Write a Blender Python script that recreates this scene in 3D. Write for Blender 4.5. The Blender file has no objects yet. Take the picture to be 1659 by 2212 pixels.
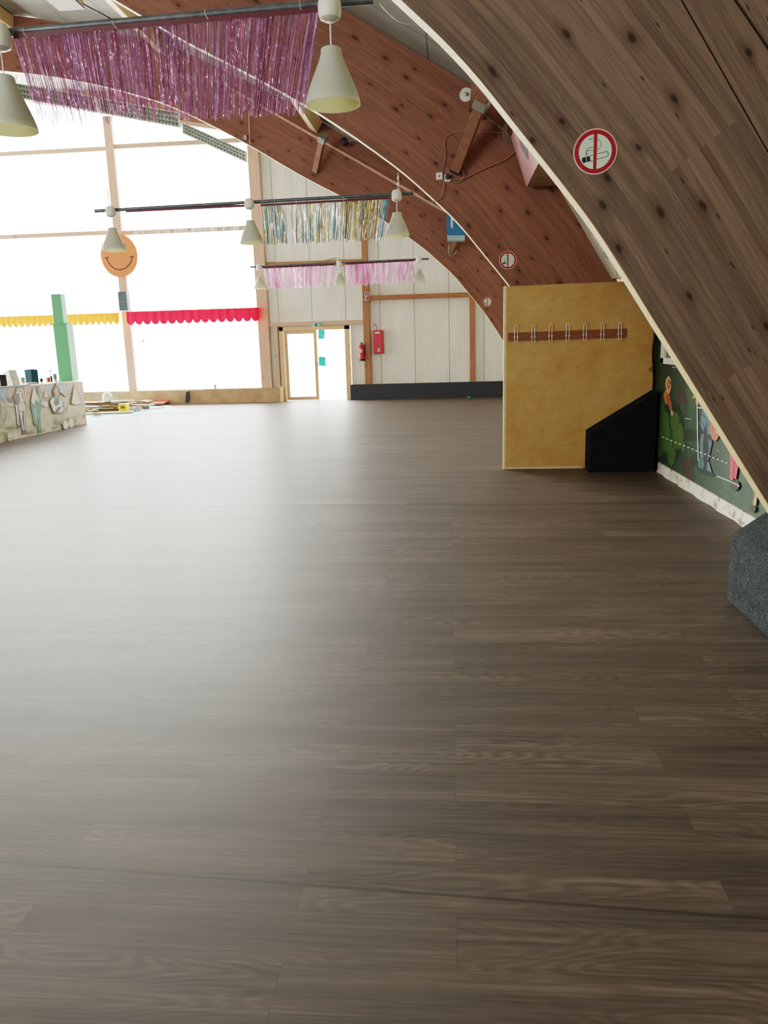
import bpy, bmesh, math, random
from mathutils import Vector, Matrix
random.seed(7)
C = bpy.context.scene.collection
PI = math.pi
# ------------------------------------------------------------------ camera calibration
FPX, W, H, EYE = 1661.0, 1659, 2212, 1.6
R0 = Vector((0.9959761145, -0.0087552842, -0.0891903820))
R1 = Vector((0.0852270162, -0.2152039431, 0.9728430596))
R2 = Vector((-0.0277116394, -0.9765298807, -0.2135918003))
def ray(x, y):
    c = Vector((x - 829.5, y - 1106, FPX))
    return Vector((R0.dot(c), R1.dot(c), R2.dot(c)))
def aY(x, y, Y):
    r = ray(x, y); t = Y / r.y
    return Vector((r.x * t, Y, EYE + r.z * t))
def aX(x, y, X):
    r = ray(x, y); t = X / r.x
    return Vector((X, r.y * t, EYE + r.z * t))
def aZ(x, y, z=0.0):
    r = ray(x, y); t = (z - EYE) / r.z
    return Vector((r.x * t, r.y * t, z))
def aP(x, y, p, n):
    r = ray(x, y); e = Vector((0, 0, EYE)); t = (p - e).dot(n) / r.dot(n)
    return e + r * t
cd = bpy.data.cameras.new('camera'); cam = bpy.data.objects.new('camera', cd); C.objects.link(cam)
cd.sensor_fit = 'HORIZONTAL'; cd.sensor_width = 36; cd.lens = FPX / W * 36; cd.clip_end = 300; cd.clip_start = .05
M = Matrix(((R0.x, -R0.y, -R0.z), (R1.x, -R1.y, -R1.z), (R2.x, -R2.y, -R2.z))).to_4x4()
cam.matrix_world = Matrix.Translation((0, 0, EYE)) @ M
bpy.context.scene.camera = cam

# ------------------------------------------------------------------ materials
def lin(c):
    f = lambda v: v / 12.92 if v <= .04045 else ((v + .055) / 1.055) ** 2.4
    return (f(c[0] / 255), f(c[1] / 255), f(c[2] / 255), 1)
class NT:
    def __init__(s, name):
        s.m = bpy.data.materials.new(name); s.m.use_nodes = True
        s.t = s.m.node_tree; s.t.nodes.clear()
        s.out = s.t.nodes.new('ShaderNodeOutputMaterial')
    def n(s, ty, outp=0, props=None, **kw):
        nd = s.t.nodes.new('ShaderNode' + ty)
        for k, v in (props or {}).items(): setattr(nd, k, v)
        for k, v in kw.items():
            key = int(k[1:]) if k[0] == 'i' and k[1:].isdigit() else k.replace('_', ' ')
            s.put(nd.inputs[key], v)
        return nd.outputs[outp]
    def put(s, sock, v):
        if isinstance(v, bpy.types.NodeSocket): s.t.links.new(v, sock)
        else: sock.default_value = v
    def math(s, op, a, b=0.0, c=0.0):
        return s.n('Math', props={'operation': op}, i0=a, i1=b, i2=c)
    def mix(s, f, a, b, bt='MIX'):
        nd = s.t.nodes.new('ShaderNodeMix'); nd.data_type = 'RGBA'; nd.blend_type = bt
        s.put(nd.inputs[0], f); s.put(nd.inputs[6], a); s.put(nd.inputs[7], b)
        return nd.outputs[2]
    def ramp(s, f, stops):
        nd = s.t.nodes.new('ShaderNodeValToRGB'); s.put(nd.inputs[0], f)
        e = nd.color_ramp.elements
        while len(e) < len(stops): e.new(.5)
        for el, (p, c) in zip(e, stops):
            el.position = p; el.color = c if len(c) == 4 else (c[0], c[1], c[2], 1)
        return nd.outputs[0]
    def vmul(s, v, k):
        return s.n('VectorMath', props={'operation': 'MULTIPLY'}, i0=v, i1=k)
    def obj(s): return s.n('TexCoord', 3)
    def uv(s): return s.n('TexCoord', 2)
    def noise(s, v, scale, detail=3, rough=.55, outp=0):
        return s.n('TexNoise', outp, Vector=v, Scale=scale, Detail=detail, Roughness=rough)
    def bsdf(s, **kw):
        nd = s.t.nodes.new('ShaderNodeBsdfPrincipled')
        for k, v in kw.items(): s.put(nd.inputs[k.replace('_', ' ')], v)
        return nd.outputs[0]
    def fin(s, sh): s.t.links.new(sh, s.out.inputs[0]); return s.m
_plain = {}
def plain(name, rgb, rough=.6, metal=0, var=.12, scale=6, spec=.4, trans=0, bump=0):
    if name in _plain: return _plain[name]
    k = NT(name); c = lin(rgb)
    n = k.noise(k.obj(), scale, 4)
    lo = tuple(v * (1 - var) for v in c[:3]) + (1,); hi = tuple(min(1, v * (1 + var)) for v in c[:3]) + (1,)
    col = k.ramp(n, [(.3, lo), (.7, hi)])
    kw = dict(Base_Color=col, Roughness=rough, Metallic=metal, Specular_IOR_Level=spec)
    if bump: kw['Normal'] = k.n('Bump', Strength=bump, Distance=.01, Height=k.noise(k.obj(), scale * 12, 3))
    sh = k.bsdf(**kw)
    if trans:
        t = k.n('BsdfTranslucent', Color=col)
        sh = k.n('MixShader', i0=trans, i1=sh, i2=t)
    _plain[name] = k.fin(sh); return _plain[name]

def wood_lam(name, dark, light, row=.04, length=2.6, knots=1.0, rough=.6, tint=.5):
    """glued-laminated spruce; UV in metres, u along the boards"""
    k = NT(name); uv = k.uv()
    br = k.n('TexBrick', props={'offset': .41, 'offset_frequency': 2}, Vector=uv, Color1=(0, 0, 0, 1), Color2=(1, 1, 1, 1),
             Mortar=(.5, .5, .5, 1), Scale=1.0, Mortar_Size=.0, Bias=0.0, Brick_Width=length, Row_Height=row)
    sepb = k.n('SeparateColor', i0=br)
    off = k.n('CombineXYZ', X=k.math('MULTIPLY', sepb, 37.0), Y=k.math('MULTIPLY', sepb, 11.0), Z=0.0)
    v2 = k.n('VectorMath', props={'operation': 'ADD'}, i0=uv, i1=off)
    g1 = k.noise(k.vmul(v2, (1.6, 42, 1)), 1.0, 4, .6)
    g2 = k.noise(k.vmul(uv, (.5, 2.2, 1)), 1.3, 3)
    g3 = k.noise(k.vmul(v2, (3.5, 150, 1)), 1.0, 3, .6)
    f = k.math('ADD', k.math('MULTIPLY', sepb, tint * .4), k.math('ADD', k.math('MULTIPLY', k.math('SUBTRACT', g3, .5), .55), k.math('ADD', k.math('MULTIPLY', g1, .6), k.math('MULTIPLY', g2, .35))))
    col = k.ramp(f, [(.22, lin(dark)), (.95, lin(light))])
    # knots
    vv = k.n('VectorMath', props={'operation': 'ADD'}, i0=k.vmul(uv, (2.6, 5.2, 1)), i1=k.vmul(k.noise(uv, 9, 1, .5, 1), (.12, .12, 0)))
    vo = k.t.nodes.new('ShaderNodeTexVoronoi'); vo.voronoi_dimensions = '2D'; k.put(vo.inputs['Vector'], vv); k.put(vo.inputs['Scale'], 1.0)
    vc = k.n('SeparateColor', i0=vo.outputs['Color'])
    on = k.math('LESS_THAN', vc, .42 * knots)
    rr = k.math('ADD', .05, k.math('MULTIPLY', k.n('SeparateColor', 1, i0=vo.outputs['Color']), .05))
    kd = k.math('MULTIPLY', on, k.n('MapRange', props={'interpolation_type': 'SMOOTHSTEP'}, Value=vo.outputs['Distance'], From_Min=k.math('MULTIPLY', rr, .45), From_Max=k.math('MULTIPLY', rr, 1.5), To_Min=1.0, To_Max=0.0))
    d = lin(dark); kc = (d[0] * .33, d[1] * .27, d[2] * .25, 1)
    halo = k.math('MULTIPLY', on, k.n('MapRange', props={'interpolation_type': 'SMOOTHSTEP'}, Value=vo.outputs['Distance'], From_Min=rr, From_Max=k.math('MULTIPLY', rr, 4.0), To_Min=.35, To_Max=0.0))
    col = k.mix(halo, col, (d[0] * .8, d[1] * .6, d[2] * .5, 1))
    col = k.mix(k.math('MULTIPLY', kd, .85), col, kc)
    vo2 = k.t.nodes.new('ShaderNodeTexVoronoi'); vo2.voronoi_dimensions = '2D'; k.put(vo2.inputs['Vector'], k.vmul(v2, (4.2, 13, 1))); k.put(vo2.inputs['Scale'], 1.0)
    on2 = k.math('LESS_THAN', k.n('SeparateColor', i0=vo2.outputs['Color']), .16)
    kd2 = k.math('MULTIPLY', on2, k.n('MapRange', props={'interpolation_type': 'SMOOTHSTEP'}, Value=vo2.outputs['Distance'], From_Min=.03, From_Max=.11, To_Min=.75, To_Max=0.0))
    col = k.mix(kd2, col, kc)
    # glue lines
    fr = k.math('FRACT', k.math('DIVIDE', k.n('SeparateXYZ', 1, i0=uv), row * 2))
    gl = k.math('LESS_THAN', k.math('ABSOLUTE', k.math('SUBTRACT', fr, .5)), .018)
    col = k.mix(k.math('MULTIPLY', gl, .25), col, kc)
    sh = k.bsdf(Base_Color=col, Roughness=rough, Specular_IOR_Level=.3, Normal=k.n('Bump', Strength=.15, Distance=.004, Height=g1))
    return k.fin(sh)

def wood_simple(name, dark, light, axis='Z', rough=.6):
    k = NT(name); o = k.obj()
    s = {'X': (1.5, 30, 30), 'Y': (30, 1.5, 30), 'Z': (30, 30, 1.5)}[axis]
    g = k.noise(k.vmul(o, s), 1.0, 4, .6)
    kn = k.t.nodes.new('ShaderNodeTexVoronoi'); k.put(kn.inputs['Vector'], k.vmul(o, tuple(3.0 if q > 5 else 2.2 for q in s))); k.put(kn.inputs['Scale'], 1.0)
    kd = k.n('MapRange', Value=kn.outputs['Distance'], From_Min=.05, From_Max=.13, To_Min=1.0, To_Max=0.0)
    col = k.ramp(g, [(.25, lin(dark)), (.75, lin(light))])
    d = lin(dark)
    col = k.mix(k.math('MULTIPLY', kd, .7), col, (d[0] * .4, d[1] * .35, d[2] * .3, 1))
    return k.fin(k.bsdf(Base_Color=col, Roughness=rough, Specular_IOR_Level=.3))

def m_floor():
    k = NT('vinyl_oak_planks'); o = k.obj(); xyz = k.n('SeparateXYZ', i0=o)
    X = xyz; Y = xyz.node.outputs[1]
    br = k.n('TexBrick', props={'offset': .37, 'offset_frequency': 2}, Vector=o, Color1=(0, 0, 0, 1), Color2=(1, 1, 1, 1), Mortar=(.5, .5, .5, 1),
             Scale=1.0, Mortar_Size=.0, Bias=0.0, Brick_Width=1.25, Row_Height=.19)
    r = k.n('SeparateColor', i0=br)
    off = k.n('CombineXYZ', X=k.math('MULTIPLY', r, 53.0), Y=k.math('MULTIPLY', r, 29.0), Z=k.math('MULTIPLY', r, 17.0))
    p = k.n('VectorMath', props={'operation': 'ADD'}, i0=k.vmul(o, (1.0, 6.5, 1)), i1=off)
    n = k.noise(p, 1.05, 1.5, .45)
    rings = k.math('MULTIPLY', k.math('ADD', k.math('SINE', k.math('MULTIPLY', n, 140.0)), 1.0), .5)
    p2 = k.n('VectorMath', props={'operation': 'ADD'}, i0=k.vmul(o, (1.6, 62, 1)), i1=off)
    fine = k.noise(p2, 1.0, 4, .65)
    p3 = k.n('VectorMath', props={'operation': 'ADD'}, i0=k.vmul(o, (.8, 9, 1)), i1=off)
    mid = k.noise(p3, 1.0, 3)
    amp = k.n('MapRange', Value=k.noise(k.vmul(p, (.7, .5, 1)), .9, 1), From_Min=.4, From_Max=.65, To_Min=.02, To_Max=.17)
    f = k.math('ADD', k.math('MULTIPLY', rings, amp), k.math('ADD', k.math('MULTIPLY', fine, .62), k.math('ADD', k.math('MULTIPLY', mid, .42), k.math('MULTIPLY', r, .08))))
    col = k.ramp(f, [(.32, lin(FL_D)), (.62, lin(FL_M)), (.98, lin(FL_L))])
    # plank ends and welded sheet seams
    br2 = k.n('TexBrick', 1, props={'offset': .37, 'offset_frequency': 2}, Vector=o, Scale=1.0, Mortar_Size=.0016, Mortar_Smooth=.2, Brick_Width=1.25, Row_Height=.19)
    col = k.mix(k.math('MULTIPLY', br2, .3), col, lin((40, 32, 26)))
    seam = None; bulge = None
    for y0, sl, w in ((2.03, -.055, .006), (3.97, -.012, .003), (7.6, -.01, .012), (5.8, .0, .0015)):
        d = k.math('ABSOLUTE', k.math('SUBTRACT', Y, k.math('ADD', y0, k.math('MULTIPLY', k.math('ADD', X, .8), sl))))
        s_ = k.n('MapRange', Value=d, From_Min=w * .5, From_Max=w * 1.5, To_Min=1.0, To_Max=0.0)
        seam = s_ if seam is None else k.math('MAXIMUM', seam, s_)
    col = k.mix(k.math('MULTIPLY', seam, .8), col, lin((45, 38, 32)))
    for y0, a, w in ((7.72, .003, .13), (11.0, .005, .22), (13.9, .006, .28), (3.97, .0007, .05)):
        d = k.math('DIVIDE', k.math('SUBTRACT', Y, y0), w)
        g = k.math('MULTIPLY', k.math('POWER', 2.718, k.math('MULTIPLY', k.math('MULTIPLY', d, d), -1.0)), a)
        bulge = g if bulge is None else k.math('ADD', bulge, g)
    hgt = k.math('ADD', bulge, k.math('MULTIPLY', k.noise(k.vmul(o, (.9, 1.6, 1)), 1.0, 2), .007))
    b1 = k.n('Bump', Strength=1.0, Distance=1.0, Height=hgt)
    b2 = k.n('Bump', Strength=.25, Distance=.002, Height=fine, Normal=b1)
    return k.fin(k.bsdf(Base_Color=col, Roughness=k.n('MapRange', Value=fine, From_Min=.3, From_Max=.7, To_Min=FL_R - .03, To_Max=FL_R + .05), Specular_IOR_Level=FL_S, Coat_Weight=.13, Coat_Roughness=.36, Coat_IOR=1.4, Normal=b2))
FL_D, FL_M, FL_L, FL_R, FL_S = (44, 36, 31), (86, 73, 64), (126, 111, 99), .60, .34

def m_panels():
    k = NT('white_sandwich_panels'); o = k.obj(); xyz = k.n('SeparateXYZ', i0=o); X = xyz; Z = xyz.node.outputs[2]
    fx = k.math('FRACT', k.math('ADD', X, 20.56))
    seam = k.math('LESS_THAN', k.math('ABSOLUTE', k.math('SUBTRACT', fx, .5)), .010)
    rib = k.math('FRACT', k.math('MULTIPLY', X, 14.0))
    ribd = k.n('MapRange', Value=k.math('ABSOLUTE', k.math('SUBTRACT', rib, .5)), From_Min=.0, From_Max=.16, To_Min=.0, To_Max=1.0)
    st = k.noise(k.vmul(o, (1.2, 1, .35)), 2.0, 4)
    col = k.ramp(st, [(.25, lin((222, 220, 208))), (.7, lin((244, 243, 234)))])
    col = k.mix(k.math('MULTIPLY', k.math('SUBTRACT', 1.0, ribd), .18), col, lin((160, 156, 140)))
    low = k.n('MapRange', Value=Z, From_Min=.4, From_Max=1.6, To_Min=.22, To_Max=0.0)
    col = k.mix(k.math('MULTIPLY', low, k.noise(o, 2.2, 4)), col, lin((140, 130, 110)))
    col = k.mix(k.math('MULTIPLY', seam, .75), col, lin((95, 92, 82)))
    return k.fin(k.bsdf(Base_Color=col, Roughness=.5, Normal=k.n('Bump', Strength=.4, Distance=.008, Height=ribd)))

def m_ceiling():
    k = NT('grey_white_ceiling_boards'); uv = k.uv()
    br = k.n('TexBrick', 1, props={'offset': .0}, Vector=uv, Scale=1.0, Mortar_Size=.012, Mortar_Smooth=.1, Brick_Width=1.9, Row_Height=1.25)
    n = k.noise(k.obj(), 1.4, 3)
    col = k.ramp(n, [(.3, lin((140, 139, 131))), (.7, lin((156, 155, 147)))])
    col = k.mix(k.math('MULTIPLY', br, .8), col, lin((90, 90, 84)))
    return k.fin(k.bsdf(Base_Color=col, Roughness=.8))

def m_yellow():
    k = NT('sponged_ochre_paint'); o = k.obj()
    a = k.noise(o, 3.2, 6, .65); b = k.noise(k.vmul(o, (1, 1, 2.5)), 9, 5, .7); c = k.noise(o, 1.1, 3)
    f = k.math('ADD', k.math('MULTIPLY', a, .5), k.math('ADD', k.math('MULTIPLY', b, .28), k.math('MULTIPLY', c, .35)))
    col = k.ramp(f, [(.36, lin((160, 110, 54))), (.48, lin((178, 132, 70))), (.6, lin((186, 148, 86))), (.8, lin((196, 168, 120)))])
    return k.fin(k.bsdf(Base_Color=col, Roughness=.55, Normal=k.n('Bump', Strength=.25, Distance=.006, Height=b)))

def m_green():
    k = NT('green_painted_mural_wall'); o = k.obj()
    a = k.noise(o, 2.2, 4); b = k.noise(o, 26, 4, .7)
    f = k.math('ADD', k.math('MULTIPLY', a, .6), k.math('MULTIPLY', b, .4))
    col = k.ramp(f, [(.33, lin((20, 36, 24))), (.5, lin((32, 56, 34))), (.66, lin((48, 78, 44))), (.8, lin((80, 100, 62)))])
    vo = k.t.nodes.new('ShaderNodeTexVoronoi'); k.put(vo.inputs['Vector'], o); k.put(vo.inputs['Scale'], 24.0)
    sp = k.math('MULTIPLY', k.math('LESS_THAN', vo.outputs['Distance'], .16), k.math('LESS_THAN', k.n('SeparateColor', i0=vo.outputs['Color']), k.n('MapRange', Value=k.noise(o, 3, 2), From_Min=.45, From_Max=.7, To_Min=.0, To_Max=.55)))
    col = k.mix(sp, col, lin((196, 200, 184)))
    return k.fin(k.bsdf(Base_Color=col, Roughness=.6, Normal=k.n('Bump', Strength=.3, Distance=.006, Height=b)))

def m_sand():
    k = NT('painted_desert_ground'); o = k.obj(); z = k.n('SeparateXYZ', 2, i0=o)
    f = k.math('ADD', k.math('MULTIPLY', k.noise(k.vmul(o, (1, 1.3, 4)), 2.0, 4), .7), k.math('MULTIPLY', k.noise(o, 9, 3), .3))
    col = k.ramp(f, [(.3, lin((150, 140, 100))), (.48, lin((190, 180, 140))), (.68, lin((214, 204, 172)))])
    return k.fin(k.bsdf(Base_Color=col, Roughness=.6))

def m_carpet(name, a, b, scale=260):
    k = NT(name); o = k.obj()
    n = k.noise(o, scale, 2, .6); n2 = k.noise(o, 12, 3)
    col = k.ramp(k.math('ADD', k.math('MULTIPLY', n, .85), k.math('MULTIPLY', n2, .15)), [(.38, lin(a)), (.55, lin(tuple((p + q) / 2 for p, q in zip(a, b)))), (.72, lin(b))])
    return k.fin(k.bsdf(Base_Color=col, Roughness=.95, Specular_IOR_Level=.1, Normal=k.n('Bump', Strength=.6, Distance=.006, Height=n)))

def m_foil(name, cols, trans=.35, rough=.22, metal=.9):
    """foil strips: colour picked per strip by UV.x, crinkled"""
    k = NT(name); uv = k.uv(); u = k.n('SeparateXYZ', i0=uv)
    w = k.n('TexWhiteNoise', props={'noise_dimensions': '1D'}, W=u)
    n = len(cols)
    col = k.ramp(w, [(i / n, lin(c)) for i, c in enumerate(cols)]); 
    col.node.color_ramp.interpolation = 'CONSTANT'
    g = k.bsdf(Base_Color=col, Roughness=rough, Metallic=metal, Normal=k.n('Bump', Strength=.5, Distance=.02, Height=k.noise(k.vmul(k.obj(), (60, 60, 18)), 1.0, 2)))
    t = k.n('BsdfTranslucent', Color=col)
    tp = k.n('BsdfTransparent', Color=k.mix(.45, col, (1, 1, 1, 1)))
    sh = k.n('MixShader', i0=trans, i1=g, i2=k.n('MixShader', i0=.5, i1=t, i2=tp))
    return k.fin(sh)

def m_glass():
    k = NT('clear_glass')
    fr = k.n('Fresnel', IOR=1.45)
    sh = k.n('MixShader', i0=k.math('MULTIPLY', fr, .8), i1=k.n('BsdfTransparent', Color=(.97, .98, .97, 1)), i2=k.n('BsdfGlossy', Roughness=.02))
    return k.fin(sh)
def m_pine(): return wood_simple('pale_planed_pine', (205, 176, 124), (232, 208, 160), 'X')

FLOOR = m_floor(); PANEL = m_panels(); CEIL = m_ceiling(); YEL = m_yellow(); GREEN = m_green(); SAND = m_sand()
LAM1 = wood_lam('weathered_spruce_glulam', (68, 54, 47), (140, 117, 104), row=.042, tint=.6, knots=1.3)
LAM2 = wood_lam('reddish_spruce_glulam', (96, 60, 48), (158, 110, 90), row=.045, tint=.35, knots=1.2)
PINE = m_pine()
POST = wood_simple('lit_pine_post', (190, 154, 132), (216, 182, 158), 'Z'); POSTH = wood_simple('lit_pine_rail', (186, 152, 132), (214, 182, 160), 'X')  # haze around the windows is put into the lit pair's lighter wood colour
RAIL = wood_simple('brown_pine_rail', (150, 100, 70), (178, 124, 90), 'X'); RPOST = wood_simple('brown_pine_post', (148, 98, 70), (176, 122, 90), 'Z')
DOORW = wood_simple('varnished_door_wood', (206, 170, 126), (228, 196, 154), 'Z')
STRUT = wood_simple('orange_pine_strut', (116, 78, 60), (146, 104, 82), 'Z')
PURL = wood_simple('lit_pine_purlin', (206, 176, 132), (230, 204, 160), 'Y')  # light on the purlin undersides is put into this pale colour
GLASS = m_glass()
WHITE = plain('white_plastic', (226, 224, 216), .4); CREAM = plain('cream_shade', (210, 212, 206), .35, trans=.35, var=.04)
SHIN = plain('yellowed_shade_inside', (255, 247, 196), .5, trans=.6, var=.02)
BLACK = plain('black_paint', (28, 28, 30), .5); BLK = m_carpet('charcoal_felt', (20, 21, 27), (34, 36, 43), 90)
GREYC = m_carpet('grey_needle_felt', (24, 28, 31), (92, 98, 98), 150)
STEEL = plain('dark_steel_pole', (88, 92, 98), .42, .4, .3, 20); GALV = plain('zinc_steel', (150, 148, 140), .45, .6)
CHAIN = plain('pale_chain', (190, 184, 172), .4, .4)
RED = plain('red_enamel', (186, 30, 44), .35); RUBY = plain('maroon_foil_band', (78, 10, 30), .55, 0)
BASEB = plain('anthracite_board', (42, 46, 56), .55); PARA = plain('stained_tan_render', (176, 142, 108), .8, var=.25, scale=3, bump=.2)

# ------------------------------------------------------------------ mesh builder
class MB:
    def __init__(s): s.v = []; s.f = []; s.m = []; s.uv = {}
    def poly(s, pts, m=0, uv=None):
        b = len(s.v); s.v += [Vector(p) for p in pts]; s.f.append(tuple(range(b, b + len(pts)))); s.m.append(m)
        if uv: s.uv[len(s.f) - 1] = uv
    def hexa(s, p, m=0):
        """8 corners: bottom ring 0-3, top ring 4-7"""
        b = len(s.v); s.v += [Vector(q) for q in p]
        for f in ((3, 2, 1, 0), (4, 5, 6, 7), (0, 1, 5, 4), (1, 2, 6, 5), (2, 3, 7, 6), (3, 0, 4, 7)):
            s.f.append(tuple(b + i for i in f)); s.m.append(m)
    def box(s, a, c, m=0):
        x0, y0, z0 = a; x1, y1, z1 = c
        s.hexa([(x0, y0, z0), (x1, y0, z0), (x1, y1, z0), (x0, y1, z0), (x0, y0, z1), (x1, y0, z1), (x1, y1, z1), (x0, y1, z1)], m)
    def obox(s, c, ax, ay, az, m=0):
        c, ax, ay, az = Vector(c), Vector(ax), Vector(ay), Vector(az)
        s.hexa([c - ax - ay - az, c + ax - ay - az, c + ax + ay - az, c - ax + ay - az, c - ax - ay + az, c + ax - ay + az, c + ax + ay + az, c - ax + ay + az], m)
    def prism(s, pts, d, m=0, mcap=None):
        """extrude polygon pts by vector d"""
        pts = [Vector(p) for p in pts]; d = Vector(d); n = len(pts); b = len(s.v)
        s.v += pts + [p + d for p in pts]
        s.f.append(tuple(range(b, b + n))); s.m.append(m if mcap is None else mcap)
        s.f.append(tuple(range(b + 2 * n - 1, b + n - 1, -1))); s.m.append(m)
        for i in range(n):
            j = (i + 1) % n
            s.f.append((b + i, b + n + i, b + n + j, b + j)); s.m.append(m)
    def tube(s, path, r, n=8, m=0, closed=False, cap=True):
        P = [Vector(p) for p in path]; L = len(P); b = len(s.v)
        up = None
        for i in range(L):
            if closed: t = P[(i + 1) % L] - P[i - 1]
            else: t = P[min(i + 1, L - 1)] - P[max(i - 1, 0)]
            if t.length < 1e-9: t = Vector((0, 0, 1))
            t.normalize()
            if up is None: up = Vector((0, 0, 1)) if abs(t.z) < .9 else Vector((1, 0, 0))
            a = t.cross(up)
            if a.length < 1e-4: a = t.orthogonal()
            a.normalize(); up = a.cross(t).normalized()
            rr = r[i] if isinstance(r, (list, tuple)) else r
            for k in range(n):
                q = 2 * PI * k / n
                s.v.append(P[i] + a * math.cos(q) * rr + up * math.sin(q) * rr)
        for i in range(L if closed else L - 1):
            for k in range(n):
                i2 = (i + 1) % L; k2 = (k + 1) % n
                s.f.append((b + i * n + k, b + i * n + k2, b + i2 * n + k2, b + i2 * n + k)); s.m.append(m)
        if cap and not closed:
            s.f.append(tuple(b + k for k in range(n - 1, -1, -1))); s.m.append(m)
            s.f.append(tuple(b + (L - 1) * n + k for k in range(n))); s.m.append(m)
    def lathe(s, prof, c=(0, 0, 0), n=32, m=0, axis='Z'):
        c = Vector(c); b = len(s.v); L = len(prof)
        for r, z in prof:
            for k in range(n):
                q = 2 * PI * k / n; x, y = r * math.cos(q), r * math.sin(q)
                s.v.append(c + (Vector((x, y, z)) if axis == 'Z' else Vector((x, z, y)) if axis == 'Y' else Vector((z, x, y))))
        for i in range(L - 1):
            for k in range(n):
                k2 = (k + 1) % n
                s.f.append((b + i * n + k, b + i * n + k2, b + (i + 1) * n + k2, b + (i + 1) * n + k)); s.m.append(m if not isinstance(m, list) else m[i])
    def sphere(s, c, r, n=16, m=0, sz=1.0):
        s.lathe([(max(1e-4, r * math.sin(PI * i / n)), -r * math.cos(PI * i / n) * sz) for i in range(n + 1)], c, n * 2, m)
    def build(s, name, mats, parent=None, smooth=False, bevel=0):
        if not isinstance(mats, (list, tuple)): mats = [mats]
        o0 = Vector((0, 0, 0))
        if parent is not None:
            q = parent
            while q is not None: o0 = o0 + q.location; q = q.parent
        me = bpy.data.meshes.new(name); me.from_pydata([tuple(v - o0) for v in s.v], [], s.f)
        for mt in mats: me.materials.append(mt)
        for p, mi in zip(me.polygons, s.m): p.material_index = mi; p.use_smooth = smooth
        if s.uv:
            ul = me.uv_layers.new(name='UVMap')
            for fi, uvs in s.uv.items():
                for li, u in zip(me.polygons[fi].loop_indices, uvs): ul.data[li].uv = u
        else:
            bm = bmesh.new(); bm.from_mesh(me); bmesh.ops.recalc_face_normals(bm, faces=bm.faces); bm.to_mesh(me); bm.free()
        me.update()
        o = bpy.data.objects.new(name, me); C.objects.link(o)
        if parent is not None: o.parent = parent
        if bevel:
            md = o.modifiers.new('bevel', 'BEVEL'); md.width = bevel; md.segments = 2; md.limit_method = 'ANGLE'
        if smooth:
            try:
                md = o.modifiers.new('es', 'EDGE_SPLIT'); md.split_angle = math.radians(40)
            except Exception: pass
        return o
def tag(o, label=None, cat=None, group=None, kind=None):
    if label: o['label'] = label
    if cat: o['category'] = cat
    if group: o['group'] = group
    if kind: o['kind'] = kind
    return o
def thing(name, label, cat, loc=(0, 0, 0), group=None, kind=None):
    o = bpy.data.objects.new(name, None); o.empty_display_size = .1; C.objects.link(o); o.location = loc
    return tag(o, label, cat, group, kind)
def box(name, a, c, mat, parent=None, bevel=0):
    m = MB(); m.box(a, c); return m.build(name, mat, parent, bevel=bevel)
def copy_tree(o, parent=None):
    c = o.copy(); C.objects.link(c)
    if parent is not None: c.parent = parent
    for ch in list(o.children): copy_tree(ch, c)
    return c
def ell(cx, cy, rx, ry, n=20, a0=0, rot=0):
    out = []
    for i in range(n):
        t = 2 * PI * i / n + a0; x, y = rx * math.cos(t), ry * math.sin(t)
        out.append((cx + x * math.cos(rot) - y * math.sin(rot), cy + x * math.sin(rot) + y * math.cos(rot)))
    return out
def stroke(pts, w):
    """polyline in drawing coordinates -> list of quads"""
    out = []
    for (x0, y0), (x1, y1) in zip(pts, pts[1:]):
        dx, dy = x1 - x0, y1 - y0; l = math.hypot(dx, dy) or 1; nx, ny = -dy / l * w / 2, dx / l * w / 2
        ex, ey = dx / l * w * .25, dy / l * w * .25
        out.append([(x0 + nx - ex, y0 + ny - ey), (x1 + nx + ex, y1 + ny + ey), (x1 - nx + ex, y1 - ny + ey), (x0 - nx - ex, y0 - ny - ey)])
    return out
def arc(cx, cy, rx, ry, a0, a1, n=14):
    return [(cx + rx * math.cos(math.radians(a0 + (a1 - a0) * i / n)), cy + ry * math.sin(math.radians(a0 + (a1 - a0) * i / n))) for i in range(n + 1)]
def painting(name, parent, conv, layers, step=.0012, start=.002):
    """layers: [(material, [polygons in drawing coordinates])] stacked outwards"""
    mb = MB(); mats = []
    for i, (mt, polys) in enumerate(layers):
        if mt not in mats: mats.append(mt)
        for j, p in enumerate(polys): mb.poly([conv(x, y, start + step * i + step * .02 * j) for x, y in p], mats.index(mt))
    return mb.build(name, mats, parent)

# ------------------------------------------------------------------ hall geometry
Y1, Y2, Y3, YF = 4.4, 9.82, 17.7, 23.0
TH = .12
AX = -11.2
INT = [(2.22, 0.0), (1.94, .40), (1.70, .76), (1.36, 1.28), (1.11, 1.66), (.90, 1.98), (.71, 2.25), (.36, 2.68), (.09, 3.0), (-.2, 3.28), (-.69, 3.70), (-1.52, 4.28),
       (-2.37, 4.77), (-3.1, 5.16), (-3.86, 5.61), (-4.31, 5.88), (-5.21, 6.37), (-6.32, 6.88), (-8.0, 7.36), (-9.77, 7.66), (-11.2, 7.74)]
EXT = [(3.38, 0.0), (.83, 4.15), (-1.21, 5.38), (-3.6, 6.81), (-6.0, 8.0), (-9.0, 8.68), (-11.2, 8.85)]
def mirror(pl): return pl + [(2 * AX - x, z) for x, z in reversed(pl[:-1])]
ROOF = mirror(EXT)
def roof_z(x):
    for (x0, z0), (x1, z1) in zip(EXT, EXT[1:]):
        if x1 <= x <= x0: return z0 + (z1 - z0) * (x - x0) / (x1 - x0)
    return 8.8
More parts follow.
